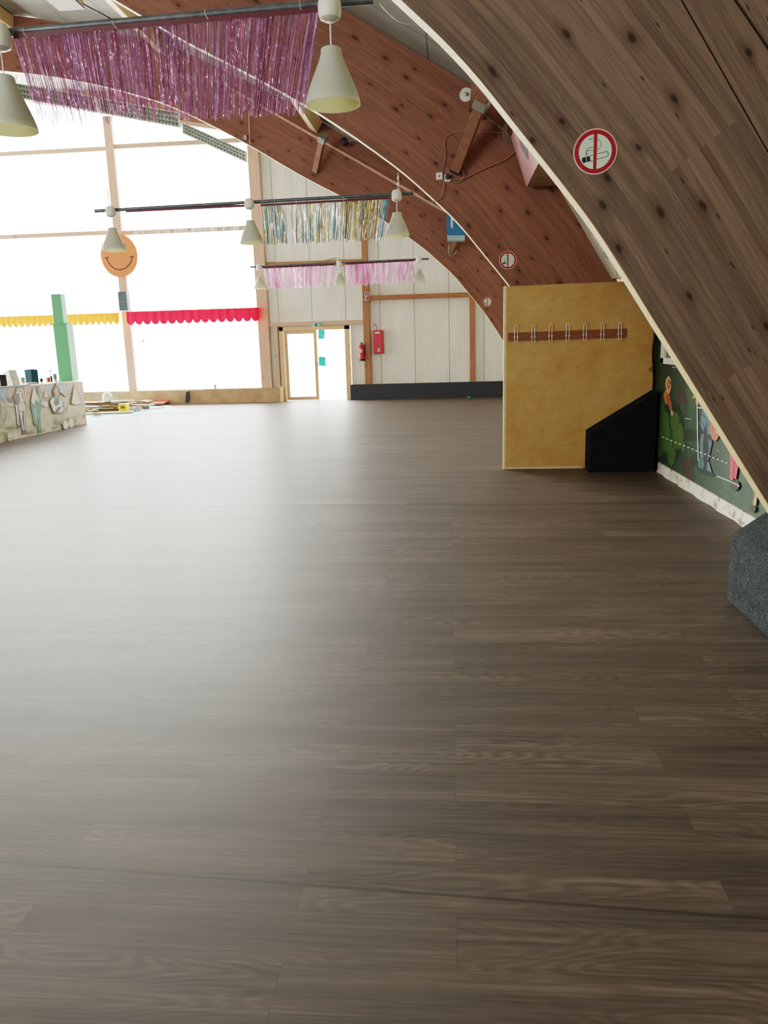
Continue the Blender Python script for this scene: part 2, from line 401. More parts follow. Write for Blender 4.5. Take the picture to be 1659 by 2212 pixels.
def spline(pts, sub=4):
    out = []
    n = len(pts)
    for i in range(n - 1):
        p0, p1, p2, p3 = [Vector((*pts[max(0, min(n - 1, j))], 0)) for j in (i - 1, i, i + 1, i + 2)]
        for k in range(sub):
            t = k / sub
            out.append(.5 * ((2 * p1) + (p2 - p0) * t + (2 * p0 - 5 * p1 + 4 * p2 - p3) * t * t + (3 * p1 - p0 - 3 * p2 + p3) * t ** 3))
    out.append(Vector((*pts[-1], 0)))
    return [(p.x, p.y) for p in out]
def ray_poly(p, d, pl):
    best = None
    for a, b in zip(pl, pl[1:]):
        ex, ey = b[0] - a[0], b[1] - a[1]; det = d[0] * -ey + ex * d[1]
        if abs(det) < 1e-9: continue
        rx, ry = a[0] - p[0], a[1] - p[1]
        t = (rx * -ey + ex * ry) / det; u = (d[0] * ry - d[1] * rx) / det
        if t > 0.05 and -1e-6 <= u <= 1 + 1e-6 and (best is None or t < best): best = t
    return best
def arch(y0, label, mat, ext):
    root = thing('glulam_arch', label, 'arch', (2.2, y0, 0), 'curved glulam arches of the hall', 'structure')
    ins = spline(mirror(INT)); exl = mirror(ext); n = len(ins); pr = []; u = 0
    for i, p in enumerate(ins):
        a, b = ins[max(0, i - 1)], ins[min(n - 1, i + 1)]
        tx, tz = b[0] - a[0], b[1] - a[1]; l = math.hypot(tx, tz); nx, nz = tz / l, -tx / l
        if i: u += math.hypot(p[0] - ins[i - 1][0], p[1] - ins[i - 1][1])
        t = ray_poly(p, (nx, nz), exl) or 1.2
        pr.append((p, (p[0] + nx * t, p[1] + nz * t), u, t))
    mb = MB()
    un = MB()
    for (p, e, u0, t0), (q, f, u1, t1) in zip(pr, pr[1:]):
        A = lambda c, y: (c[0], y, c[1])
        mb.poly([A(p, y0), A(q, y0), A(f, y0), A(e, y0)], 0, [(u0, 0), (u1, 0), (u1, t1), (u0, t0)])
        mb.poly([A(p, y0 + TH), A(e, y0 + TH), A(f, y0 + TH), A(q, y0 + TH)], 0, [(u0, 0), (u0, t0), (u1, t1), (u1, 0)])
        mb.poly([A(e, y0), A(f, y0), A(f, y0 + TH), A(e, y0 + TH)], 0, [(u0, 2), (u1, 2), (u1, 2.15), (u0, 2.15)])
        nrm = Vector((e[0] - p[0], 0, e[1] - p[1])).normalized() * .003
        P0, P1 = Vector(A(p, y0)), Vector(A(q, y0)); dy = Vector((0, TH, 0))
        un.hexa([P0 - nrm, P1 - nrm, P1 - nrm + dy, P0 - nrm + dy, P0, P1, P1 + dy, P0 + dy])
    mb.build('laminated_body', mat, root)
    tag(un.build('lit_underside', PINE, root), 'underside of the arch, coloured pale as if lit')  # pale strip: the light caught by the underside is put into its colour
    return root, pr

EXT1 = [(3.24, 0.0), (.72, 3.90), (-1.21, 5.38), (-3.6, 6.81), (-6.0, 8.0), (-9.0, 8.68), (-11.2, 8.85)]
arch1, pr1 = arch(Y1, 'nearest curved glulam arch, knotty brown face filling the upper right corner', LAM1, EXT1)
arch2, pr2 = arch(Y2, 'middle curved glulam arch, ending behind the yellow coat panel', LAM2, EXT)
arch3, pr3 = arch(Y3, 'farthest curved glulam arch, in front of the white far wall', LAM2, EXT)
# boards filling the gap behind the nearest arch
def infill():
    a = Vector((3.24, 0, 0)); b = Vector((.72, 0, 3.90)); d = (b - a).normalized(); nrm = Vector((d.z, 0, -d.x))
    if nrm.x < 0: nrm = -nrm
    off = .012
    L = (b - a).length + .4
    for e0, e1, f0, f1 in ((.012, .012, .52, .10), (.534, .114, 1.5, 1.2)):
        e_ = b + d * .4; P = [a + nrm * e0, e_ + nrm * e1, e_ + nrm * f1, a + nrm * f0]
        Q = [p + Vector((0, Y1 + .012, 0)) for p in P]
        mb = MB(); mb.poly([Q[0], Q[3], Q[2], Q[1]], 0, [(0, .3 + e0), (0, .3 + f0), (L, .3 + f1), (L, .3 + e1)])
        for i in range(4):
            j = (i + 1) % 4; dy = Vector((0, .1, 0))
            mb.poly([Q[i], Q[j], Q[j] + dy, Q[i] + dy], 0, [(0, 0), (L, 0), (L, .1), (0, .1)])
        mb.build('infill_board', LAM1, arch1)
    mb = MB(); mb.poly([a + Vector((0, Y1 + .13, 0)), a + Vector((2, Y1 + .13, 0)), a + Vector((2, Y1 + .13, 5.2)), b + Vector((-.5, Y1 + .13, 1.3))])
    mb.build('backing_board', BLACK, arch1)
infill()

# floor
fb = MB(); fb.box((-23.6, -3.2, -.12), (3.6, YF + .3, 0)); tag(fb.build('floor', FLOOR), 'wood-look vinyl floor with wide brown grey planks', 'floor', kind='structure')
# blue underlay still bare next to the counter
ub = MB(); pts = [aZ(*p, z=.004) for p in ((192, 915), (300, 894), (425, 891), (352, 873), (200, 869), (140, 890))]
ub.prism([p for p in pts], (0, 0, -.006)); tag(ub.build('floor_underlay', plain('pale_blue_subfloor', (150, 190, 205), .7)), 'bare pale blue subfloor patch beside the painted counter', 'floor', kind='structure')

# ceiling: extruded roof profile (without the steep lower parts)
cb = MB(); pl = [p for p in ROOF if p[1] > 4.0]; s = 0
for (x0, z0), (x1, z1) in zip(pl, pl[1:]):
    l = math.hypot(x1 - x0, z1 - z0)
    for ya, yb in ((-3.2, 4.55), (4.55, Y2 + TH), (Y2 + TH, Y3 + TH), (Y3 + TH, YF + .25)):
        cb.poly([(x0, ya, z0 + .02), (x0, yb, z0 + .02), (x1, yb, z1 + .02), (x1, ya, z1 + .02)], 0, [(ya - Y2 + .6, s), (yb - Y2 + .6, s), (yb - Y2 + .6, s + l), (ya - Y2 + .6, s + l)])
    s += l
cb.poly([(.83, -3.2, 4.17), (3.62, -3.2, 3.4), (3.62, 4.55, 3.4), (.83, 4.55, 4.17)], 0, [(0, 0), (0, 3), (7, 3), (7, 0)])
tag(cb.build('ceiling', CEIL), 'grey white boarded ceiling sloping between the arches', 'ceiling', kind='structure')
# side walls
FW0, FW1, FWX0, FWX1 = 3.2, 4.8, -13, -5.5  # unseen opening in the front wall, added for fill daylight
XM = 2.48
LIN = plain('cream_white_lining', (214, 208, 190), .6, var=.1, scale=2)
wl = MB()
for ya, yb in ((Y1 + TH, Y2), (Y2 + TH, Y3), (Y3 + TH, YF)):
    wl.poly([(1.93, ya, 2.28), (1.93, yb, 2.28), (.775, yb, 4.16), (.775, ya, 4.16)])
    wl.poly([(1.93, ya, 2.28), (XM + .1, ya, 2.28), (XM + .1, yb, 2.28), (1.93, yb, 2.28)])
lining = tag(wl.build('wall_lining', LIN), 'cream white sloped wall lining between nearest and middle arch', 'wall', kind='structure')
wm = MB(); wm.box((XM, Y1 + TH, 0), (XM + .1, Y2 + TH, 1.64))
wall_right = tag(wm.build('wall_right', GREEN), 'green painted mural wall on the right under the nearest arch', 'wall', kind='structure')
wm = MB(); wm.box((XM, Y1 + TH, 1.64), (XM + .1, Y2 + TH, 2.3)); tag(wm.build('wall_right_upper', plain('dim_brown_wall', (120, 92, 70), .7)), 'brown wall strip above the green mural', 'wall', kind='structure')
wm = MB(); wm.box((XM, Y2 + TH, 0), (XM + .1, YF, 2.3)); tag(wm.build('wall_right_far', LIN), 'side wall behind the yellow panel', 'wall', kind='structure')
wm = MB(); wm.box((3.5, -3.2, 0), (3.6, Y1 + .2, 5)); tag(wm.build('wall_right_near', LIN), 'side wall in front of the nearest arch', 'wall', kind='structure')
wm = MB()
for q in (((-23.6, 0), (3.6, FW0)), ((-23.6, FW1), (3.6, 9)), ((-23.6, FW0), (FWX0, FW1)), ((FWX1, FW0), (3.6, FW1))): wm.box((q[0][0], -3.3, q[0][1]), (q[1][0], -3.2, q[1][1]))
tag(wm.build('wall_front', LIN), 'wall behind the viewer', 'wall', kind='structure')
wm = MB(); wm.box((1.3, Y2 + TH + .004, 1.5), (2.6, Y2 + TH + .02, 3.4)); tag(wm.build('wall_return', plain('dim_brown_wall', (120, 92, 70), .7)), 'brown boarding closing the gap behind the middle arch', 'wall', kind='structure')
tr = MB(); tr.box((2.45, Y1 + TH, 1.645), (2.479, 9.72, 1.76)); tag(tr.build('trim_1', RAIL), 'brown board above the green mural', 'trim', kind='structure')
# peeling white skirting below the mural
k = NT('peeling_white_skirting'); o = k.obj(); n_ = k.noise(k.vmul(o, (1, 2, 3)), 3.2, 5, .7)
PEEL = k.fin(k.bsdf(Base_Color=k.ramp(n_, [(.36, lin((110, 92, 72))), (.46, lin((206, 198, 178))), (.7, lin((220, 218, 208)))]), Roughness=.6))
sk = MB()
for i in range(24):
    ya = Y1 + .2 + (Y2 - .42 - Y1 - .2) * i / 24; yb = Y1 + .2 + (Y2 - .42 - Y1 - .2) * (i + 1) / 24
    j0, j1 = .012 * math.sin(i * 2.1) + .03, .012 * math.sin((i + 1) * 2.1) + .03
    sk.hexa([(XM - j0, ya, 0), (XM - j1, yb, 0), (XM, yb, 0), (XM, ya, 0), (XM - .015, ya, .12), (XM - .015, yb, .12), (XM, yb, .12), (XM, ya, .12)])
tag(sk.build('baseboard_right', PEEL), 'peeling white skirting strip under the green mural', 'baseboard', kind='structure')

# ------------------------------------------------------------------ far wall
def fx(px, py): return aY(px, py, YF)
XW = -5.5                                  # right edge of the glazing
wb = MB()
def wslab(x0, x1, z0, z1): wb.box((x0, YF, z0), (x1, YF + .12, z1))
wslab(XW, -5.06, 0, 8.6); wslab(-5.06, -2.95, 2.16, 8.6); wslab(-2.95, 3.4, 0, 6.0); wslab(-2.95, -.5, 6.0, 8.6)
wslab(-23.6, XW, -.1, .36)
gz = lambda x: 7.56 + (-6.27 - x) * .187
back = tag(wb.build('wall_back', PANEL), 'far gable wall of white ribbed panels with dark seams', 'wall', kind='structure')
gb = MB()   # gable boarding above the glazing
gb.prism([(XW, YF - .02, gz(XW)), (XW, YF - .02, 9.1), (-12.4, YF - .02, 9.1), (-12.4, YF - .02, gz(-12.4))], (0, .14, 0))
gb.prism([(-12.4, YF - .02, gz(-12.4)), (-12.4, YF - .02, 9.1), (-23.6, YF - .02, 9.1), (-23.6, YF - .02, 5.5)], (0, .14, 0))
tag(gb.build('wall_gable', RAIL), 'brown wooden gable boarding above the glazing', 'wall', kind='structure')
gt = MB(); gt.prism([(XW, YF - .1, gz(XW)), (XW, YF - .1, gz(XW) + .1), (-12.4, YF - .1, gz(-12.4) + .1), (-12.4, YF - .1, gz(-12.4))], (0, .08, 0))
tag(gt.build('trim_2', POSTH), 'thin sloping wooden rail along the top of the glazing', 'trim', kind='structure')
def post(n, x0, x1, z0, z1, mat, label, d=.14):
    tag(box('trim_%d' % n, (x0, YF - d, z0), (x1, YF - .002, z1), mat, bevel=.006), label, 'post', kind='structure')
post(3, -9.77, -9.53, .38, 8.1, POST, 'tall pine post between the two big windows, carrying the orange disc')
post(4, -5.66, -5.34, .38, 7.5, POST, 'tall pine post at the right edge of the glazing', .16)
post(5, -2.55, -2.36, .43, 3.4, RPOST, 'brown pine post between door and red hose box')
tag(box('trim_6', (-2.53, YF - .12, 3.4), (-2.38, YF - .002, 5.6), RPOST, bevel=.005), 'upper brown pine post above the hydrant sign', 'post', kind='structure')
post(7, .53, .68, .43, 2.86, RPOST, 'brown pine post near the foot of the farthest arch', .1)
tag(box('trim_8', (-2.36, YF - .11, 2.84), (1.2, YF - .002, 2.97), RAIL, bevel=.005), 'horizontal brown pine rail right of the hydrant sign', 'rail', kind='structure')
tag(box('trim_9', (-5.34, YF - .11, 3.83), (-2.55, YF - .002, 3.99), RAIL, bevel=.005), 'horizontal pine rail behind the far pink foil curtain', 'rail', kind='structure')
tag(box('trim_10', (-5.34, YF - .12, 2.18), (-2.55, YF - .002, 2.30), POSTH, bevel=.005), 'pine lintel rail over the glass door', 'rail', kind='structure')
tag(box('trim_11', (-5.2, YF - .10, 0), (-5.1, YF - .002, 2.18), POST, bevel=.004), 'narrow pine stud left of the door frame', 'post', kind='structure')
# windows: frame bars and panes
def window(n, x0, x1, bars, label):
    w = thing('window_%d' % n, label, 'window', ((x0 + x1) / 2, YF, .4), kind='structure')
    m = MB(); m.box((x0, YF - .02, .36), (x1, YF + .1, .42)); m.build('window_frame', POSTH, w)
    for z in bars:
        m = MB(); m.box((x0 + .01, YF - .07, z - .06), (x1 - .01, YF + .02, z + .06)); m.build('crossbar', POSTH, w, bevel=.004)
    m = MB(); m.poly([(x0, YF + .05, .40), (x1, YF + .05, .40), (x1, YF + .05, gz(x1) if x1 > -12.5 else 8.7), (x0, YF + .05, gz(x0) if x0 > -12.5 else 5.5 if x0 < -20 else 8.7)])
    m.build('pane', GLASS, w)
window(1, -9.55, -5.64, (7.31, 4.97), 'overexposed tall window between the orange disc post and the white wall')
window(2, -16.0, -9.75, (7.27, 5.0), 'overexposed tall window left of the orange disc post')
window(3, -23.5, -16.0, (5.0,), 'tall window farther left on the far wall')
# parapet below the glazing
pb = MB(); pb.box((-16, YF - .26, 0), (-7.35, YF - .01, .41)); pb.box((-7.35, YF - .30, 0), (-5.08, YF - .01, .42))
pp = tag(pb.build('wall_parapet', PARA), 'low tan parapet with stains below the big windows', 'wall', kind='structure')
pe = MB(); pe.box((-5.08, YF - .32, 0), (-5.02, YF - .01, .44)); pe.build('end_board', PINE, pp)
pe = MB(); pe.prism([fx(p, q) + Vector((0, -.31, 0)) for p, q in ((408, 868), (409, 846), (416, 843), (417, 860), (413, 868))], (0, .02, 0)); pe.build('dark_gap', BLACK, pp)
pe = MB(); pe.box(tuple(aY(463, 840, YF - .2)), tuple(aY(468, 830, YF - .12) + Vector((0, .02, 0)))); pe.build('metal_tab', GALV, pp)
bb = MB(); bb.box((-2.98, YF - .22, 0), (1.9, YF - .12, .45)); bb.box((-2.98, YF - .12, 0), (1.9, YF - .002, .43))
tag(bb.build('baseboard_back', BASEB), 'high anthracite base board along the far wall right of the door', 'baseboard', kind='structure')
# door
dr = thing('door_1', 'double glass door with light wooden frame in the far wall', 'door', (-4.0, YF, 0), kind='structure')
def dbox(name, x0, x1, z0, z1, y0, y1, mat, par=dr, bevel=.004): return box(name, (x0, YF + y0, z0), (x1, YF + y1, z1), mat, par, bevel)
dbox('door_frame', -5.06, -4.94, 0, 2.16, -.07, .1, DOORW); dbox('door_frame', -3.12, -2.97, 0, 2.16, -.07, .1, DOORW); dbox('door_frame', -5.06, -2.97, 2.05, 2.16, -.07, .1, DOORW)
lf = thing('door_leaf', None, None, (0, 0, 0)); lf.parent = dr; lf.location = (0, 0, 0)
def leaf(x0, x1, y):
    m = MB(); s = .1
    for a, c in (((x0, 0.02), (x0 + s, 2.05)), ((x1 - s, 0.02), (x1, 2.05)), ((x0 + s, 0.02), (x1 - s, .12)), ((x0 + s, 1.95), (x1 - s, 2.05))):
        m.box((a[0], YF + y, a[1]), (c[0], YF + y + .06, c[1]))
    f = m.build('leaf_frame', DOORW, lf, bevel=.004)
    m = MB(); m.box((x0 + s, YF + y + .025, .12), (x1 - s, YF + y + .035, 1.95)); m.build('pane', GLASS, lf)
leaf(-4.93, -3.95, -.02)
m = MB(); m.box((-3.99, YF - .05, .95), (-3.97, YF - .02, 1.13)); m.box((-4.08, YF - .075, 1.05), (-3.97, YF - .05, 1.07)); m.build('handle', GALV, lf)
# open leaf swung outwards
m = MB()
for a, c in (((YF + .1, 0.02), (YF + .16, 2.05)), ((YF + .98, 0.02), (YF + 1.06, 2.05)), ((YF + .16, 1.95), (YF + .98, 2.05)), ((YF + .16, .02), (YF + .98, .12))):
    m.box((-3.13, a[0], a[1]), (-3.07, c[0], c[1]))
m.build('open_leaf', plain('white_door_leaf', (240, 236, 228), .5), dr)
TEAL = plain('teal_sticker', (70, 160, 150), .5, trans=.4, var=.35, scale=14)
for i, q in enumerate((((687, 711), (701, 711), (701, 732), (687, 732)), ((688, 770), (703, 771), (703, 791), (688, 790)))):
    m = MB(); m.prism([fx(*p) + Vector((0, .03, 0)) for p in q], (0, .01, 0))
    tag(m.build('door_poster', TEAL), ('teal notice taped in the upper part of the open door', 'teal notice with pale figure lower in the open door')[i], 'poster', 'teal notices in the doorway')
# ------------------------------------------------------------------ signs
SIGNW = plain('sign_white', (206, 222, 210), .4, var=.04); SIGNR = plain('sign_red', (150, 22, 38), .4, var=.06); SIGNK = plain('sign_black', (16, 28, 28), .4, var=.05); SIGNP = plain('sign_rim', (232, 196, 186), .45, var=.04)
def no_smoking(cx, cy, r, y, label):
    c = aY(cx, cy, y); t = thing('no_smoking_sign', label, 'sign', (c.x, y, c.z), 'round no smoking signs on the arches')
    P = lambda u, v, d: Vector((c.x + u * r, y - .004 - d, c.z - v * r))
    m = MB(); ring = [P(u, v, 0) for u, v in ell(0, 0, 1, 1, 48)]; m.prism(ring, (0, .004, 0)); m.build('sign_plate', SIGNP, t)
    def rg(r0, r1, n=48):
        return [[(r0 * math.cos(2 * PI * i / n), r0 * math.sin(2 * PI * i / n)), (r1 * math.cos(2 * PI * i / n), r1 * math.sin(2 * PI * i / n)),
                 (r1 * math.cos(2 * PI * (i + 1) / n), r1 * math.sin(2 * PI * (i + 1) / n)), (r0 * math.cos(2 * PI * (i + 1) / n), r0 * math.sin(2 * PI * (i + 1) / n))] for i in range(n)]
    # drawing in zoom coordinates around (708,565), radius 350
    q = lambda pts: [((x - 708) / 352, (y - 565) / 375) for x, y in pts]
    Q = lambda polys: [q(p) for p in polys]
    cig = Q(stroke([(622, 632), (890, 570), (912, 590), (918, 630), (900, 655), (630, 718)], 10))
    tip = Q([[(500, 655), (622, 632), (635, 715), (520, 745), (495, 705)]])
    tipl = Q(stroke([(562, 650), (575, 730)], 7))
    smoke = Q(stroke([(570, 628), (556, 590), (562, 540), (600, 505), (670, 492), (735, 490)], 9) + stroke([(570, 628), (578, 590), (574, 560), (610, 540), (670, 545), (735, 548), (780, 510), (800, 450), (785, 400), (735, 362), (670, 380), (600, 360), (640, 345), (700, 348)], 8))
    L = [(SIGNR, rg(0, .95)), (SIGNW, [ell(0, 0, .75, .76, 40)]), (SIGNK, cig + tip + smoke), (SIGNW, tipl), (SIGNW, [[(-.1, -.74), (.07, -.74), (.07, .74), (-.1, .74)]]), (SIGNR, [[(-.085, -.8), (.065, -.8), (.065, .8), (-.085, .8)]])]
    painting('sign_print', t, P, L, .0005, .0006)
    return t
no_smoking(1285.5, 328, .112, Y1, 'large round no smoking sign on the nearest arch')
no_smoking(1097, 562, .105, Y2, 'round no smoking sign on the middle arch, above the yellow panel')
no_smoking(1053, 652, .105, Y3, 'small round no smoking sign on the farthest arch, left of the yellow panel')
EXG = plain('exit_green', (20, 110, 70), .4)
def flat_sign(name, label, x0, y0, x1, y1, Y, rim, layers, th=.02):
    a, b = aY(x0, y0, Y), aY(x1, y1, Y); t = thing(name, label, 'sign', (a.x, Y, b.z))
    m = MB(); m.box((a.x, Y - th, b.z), (b.x, Y, a.z)); m.build('sign_plate', rim, t)
    P = lambda u, v, d: Vector((a.x + (b.x - a.x) * u, Y - th - d, a.z + (b.z - a.z) * v))
    painting('sign_print', t, P, layers, .001, .002); return t
WSG = plain('bright_sign_white', (238, 240, 232), .4, var=.03); WSB = plain('backlit_sign_white', (250, 252, 246), .4, trans=.85, var=.02)
man = [[(.10, .2), (.36, .2), (.36, .85), (.10, .85)]]
run = [ell(.27, .3, .03, .09, 10), [(.2, .4), (.3, .42), (.28, .6), (.32, .8), (.27, .8), (.23, .62), (.17, .8), (.14, .76), (.2, .58)], [(.15, .45), (.2, .4), (.2, .46), (.16, .56)]]
arw = [[(.69, .2), (.77, .2), (.77, .5), (.86, .5), (.73, .82), (.60, .5), (.69, .5)]]
flat_sign('exit_sign', 'green emergency exit sign with running man and arrow over the glass door', 671, 697.5, 695, 706, YF - .13, WSG,
          [(EXG, [[(.03, .08), (.97, .08), (.97, .92), (.03, .92)]]), (WSG, man + arw), (EXG, run)])
es = flat_sign('exit_sign', 'small washed out exit sign on the window right of the orange disc post', 298, 731.5, 320, 741, YF - .04, WSB,
          [(EXG, [[(.06, .3), (.16, .3), (.1, .5), (.16, .75), (.06, .75)], [(.4, .25), (.58, .25), (.62, .5), (.55, .8), (.42, .8), (.5, .5)], [(.82, .2), (.92, .3), (.9, .8), (.84, .7)]])])
flat_sign('hydrant_sign', 'dark red fire hose sign on the brown pine post', 782.5, 632, 798, 648, YF - .14, plain('pale_sign_edge', (226, 210, 200), .4), [(plain('sign_brown_red', (130, 42, 40), .4), [[(.06, .06), (.94, .06), (.94, .94), (.06, .94)]]),
          (WSG, stroke(arc(.55, .42, .2, .2, 150, 420), .07) + stroke([(.42, .5), (.25, .8)], .06) + stroke([(.55, .45), (.55, .85), (.38, .86)], .07) + stroke([(.3, .25), (.3, .5)], .05))])
# ------------------------------------------------------------------ fire equipment
a, b = fx(775.5, 742), fx(790, 779)
ex = thing('fire_extinguisher', 'red fire extinguisher hanging left of the brown pine post', 'extinguisher', ((a.x + b.x) / 2, YF - .16, b.z))
cx, cz0, cz1 = (a.x + b.x) / 2, b.z, a.z; rr = .088
m = MB(); m.lathe([(.001, cz0 + .05), (rr, cz0 + .05), (rr, cz1 - .12), (rr * .8, cz1 - .06), (.03, cz1 - .03), (.001, cz1 - .03)], (cx, YF - .16, 0), 24); m.build('cylinder_body', RED, ex, smooth=True)
m = MB(); m.lathe([(.001, cz0), (rr * 1.02, cz0), (rr * 1.02, cz0 + .06), (.001, cz0 + .06)], (cx, YF - .16, 0), 24); m.build('black_base', BLACK, ex)
m = MB(); m.box((cx - .02, YF - .18, cz1 - .04), (cx + .02, YF - .14, cz1 + .02)); m.box((cx - .03, YF - .2, cz1 + .01), (cx + .02, YF - .12, cz1 + .03)); m.build('valve', BLACK, ex)
m = MB(); m.tube([(cx + .02, YF - .17, cz1), (cx + .09, YF - .2, cz1 - .05), (cx + .1, YF - .2, cz1 - .2), (cx + .095, YF - .2, cz1 - .38)], .011); m.build('hose', BLACK, ex)
m = MB(); m.box((cx - .05, YF - .075, cz0 + .1), (cx + .05, YF - .005, cz0 + .3)); m.build('mount_bracket', BLACK, ex)
m = MB(); m.poly([(cx - .06, YF - .16 - .09, cz1 - .16), (cx + .02, YF - .25, cz1 - .16), (cx + .02, YF - .25, cz1 - .26), (cx - .06, YF - .25, cz1 - .26)]); m.build('label_patch', SIGNP, ex)
a, b = fx(806, 713.5), fx(829, 764)
hb = thing('hose_cabinet', 'red fire hose cabinet mounted on the white far wall', 'cabinet', ((a.x + b.x) / 2, YF - .14, b.z))
box('mounted_case', (a.x, YF - .13, b.z), (b.x, YF - .003, a.z), RED, hb, .006)
d_ = box('cabinet_door', (a.x + .015, YF - .15, b.z + .015), (b.x - .015, YF - .132, a.z - .015), RED, hb, .004)
P = lambda u, v, d: Vector((a.x + (b.x - a.x) * u, YF - .15 - d, a.z + (b.z - a.z) * v))
painting('label_print', hb, P, [(WSG, [[(.25, .08), (.68, .08), (.68, .14), (.25, .14)], [(.46, .77), (.64, .77), (.64, .9), (.46, .9)]]), (RED, [[(.5, .8), (.6, .8), (.58, .87), (.52, .87)]])], .001, .002)
m = MB(); m.tube([fx(806, 701) + Vector((0, -.01, 0)), fx(812, 702) + Vector((0, -.01, 0)), fx(814, 706) + Vector((0, -.01, 0)), fx(814, 713) + Vector((0, -.01, 0))], .012); m.build('cable', GALV, hb)
# speaker and smiley on the window post
a, b = aY(253.5, 630, YF - .4), aY(276, 670, YF - .4)
sp = thing('loudspeaker', 'dark grey loudspeaker box on the post under the orange disc', 'speaker', ((a.x + b.x) / 2, YF - .28, b.z))
DG = plain('slate_grey_cloth', (78, 92, 96), .7)
box('speaker_box', (a.x, YF - .4, b.z), (b.x, YF - .16, a.z), DG, sp, .01)
box('trim_strip', (a.x + .004, YF - .404, b.z + (a.z - b.z) * .42), (b.x - .004, YF - .399, b.z + (a.z - b.z) * .44), GALV, sp)
box('wall_mount', (a.x + .1, YF - .165, b.z + .15), (b.x - .1, YF - .14, b.z + .4), GALV, sp)
box('mount_shelf', (a.x - .05, YF - .42, b.z - .02), (b.x + .02, YF - .14, b.z - .005), WHITE, sp)
c = aY(257, 552, YF - .2); r = .555
sm = thing('smiley_sign', 'orange smiling round disc fixed to the window post', 'sign', (c.x, YF - .2, c.z - r))
ORG = plain('orange_board', (222, 130, 84), .5, var=.06, trans=.10)
m = MB(); m.prism([(c.x + r * math.cos(t * PI / 32), YF - .2, c.z + 1.10 * r * math.sin(t * PI / 32)) for t in range(64)], (0, .03, 0)); m.build('disc', ORG, sm)
P = lambda u, v, d: aY(u / 2.9625, 380 + v / 2.9625, YF - .2 - d)
BRN = plain('brown_line', (70, 44, 36), .5)
painting('smile_print', sm, P, [(BRN, stroke([(683, 528), (690, 545), (705, 570), (730, 592), (765, 602), (800, 592), (825, 570), (840, 545), (845, 522)], 7) + stroke([(673, 524), (683, 528), (692, 520)], 8) + stroke([(834, 516), (845, 522), (853, 514)], 8) + [ell(735, 450, 9, 16, 14), ell(795, 448, 9, 16, 14)])], .002, .003)
# awnings (scalloped valances)
def awning(name, label, x0, x1, z1, z0, mat, nsc, group):
    t = thing(name, label, 'awning', ((x0 + x1) / 2, YF - .4, z0), group)
    m = MB(); n = nsc * 8; y = YF - .42; top = []; bot = []
    for i in range(n + 1):
        x = x0 + (x1 - x0) * i / n; top.append(Vector((x, y + .01 * math.sin(i * .9), z1))); bot.append(Vector((x, y - .02 + .012 * math.sin(i * .7), z0 + .10 * (1 - abs(math.sin(PI * i / 8)) ** .6))))
    for i in range(n): m.poly([bot[i], bot[i + 1], top[i + 1], top[i]])
    m.build('valance', mat, t, smooth=True)
    m = MB()
    for i in range(n): m.poly([top[i], top[i + 1], (top[i + 1].x, YF - .16, z1 + .02), (top[i].x, YF - .16, z1 + .02)])
    m.build('top_cloth', mat, t)
    box('mount_rail', (x0, YF - .165, z1), (x1, YF - .145, z1 + .03), WHITE, t)
AYEL = plain('yellow_awning_cloth', (216, 128, 40), .7, trans=.14, var=.06); ARED = plain('pink_red_awning_cloth', (214, 20, 48), .7, trans=.14, var=.06)
awning('scalloped_awning', 'yellow scalloped awning strip across the left window', -15.2, -9.72, 2.70, 2.38, AYEL, 30, 'scalloped awning strips on the windows')
awning('scalloped_awning', 'pinkish red scalloped awning strip across the right window', -9.50, -5.52, 2.72, 2.34, ARED, 16, 'scalloped awning strips on the windows')
bpy.context.view_layer.update()
# ------------------------------------------------------------------ hanging poles, pendants, curtains
def pole(p0, p1, Y, chains, label):
    a, b = aY(*p0, Y), aY(*p1, Y); b.y = a.y = Y
    t = thing('hanging_pole', label, 'pole', tuple((a + b) / 2), 'dark poles hung under the arches')
    m = MB(); m.tube([a, b], .021, 12); m.build('pole_tube', STEEL, t, smooth=True)
    d = (b - a)
    for cx, cy in chains:
        f = (cx - p0[0]) / (p1[0] - p0[0]); q = a + d * f; top = aY(cx, cy, Y); top.x = q.x
        n = max(3, int((top.z - q.z) / .03)); m = MB()
        for i in range(n):
            z = q.z + (top.z - q.z) * (i + .5) / n; h = (top.z - q.z) / n * .72
            ux = (1, 0) if i % 2 else (0, 1)
            m.tube([(q.x + ux[0] * .009 * math.cos(g * PI / 5), Y + ux[1] * .009 * math.cos(g * PI / 5), z + h * math.sin(g * PI / 5)) for g in range(10)], .0035, 5, closed=True)
        m.build('chain', CHAIN, t)
    return lambda x: a + d * ((x - p0[0]) / (p1[0] - p0[0]))
r1 = pole((-120, 83), (806, -1), Y1 + .07, [(-60, -60)], 'dark metal pole hanging under the nearest arch, top of the photo')
r2 = pole((205, 456), (893, 417), Y2 + .07, [(862, 374), (238, 405)], 'dark metal pole with multicoloured foil under the middle arch')
r3 = pole((541, 577), (926, 559), Y3 + .07, [(905, 533), (731, 549)], 'thin dark metal pole with pink foil under the farthest arch')
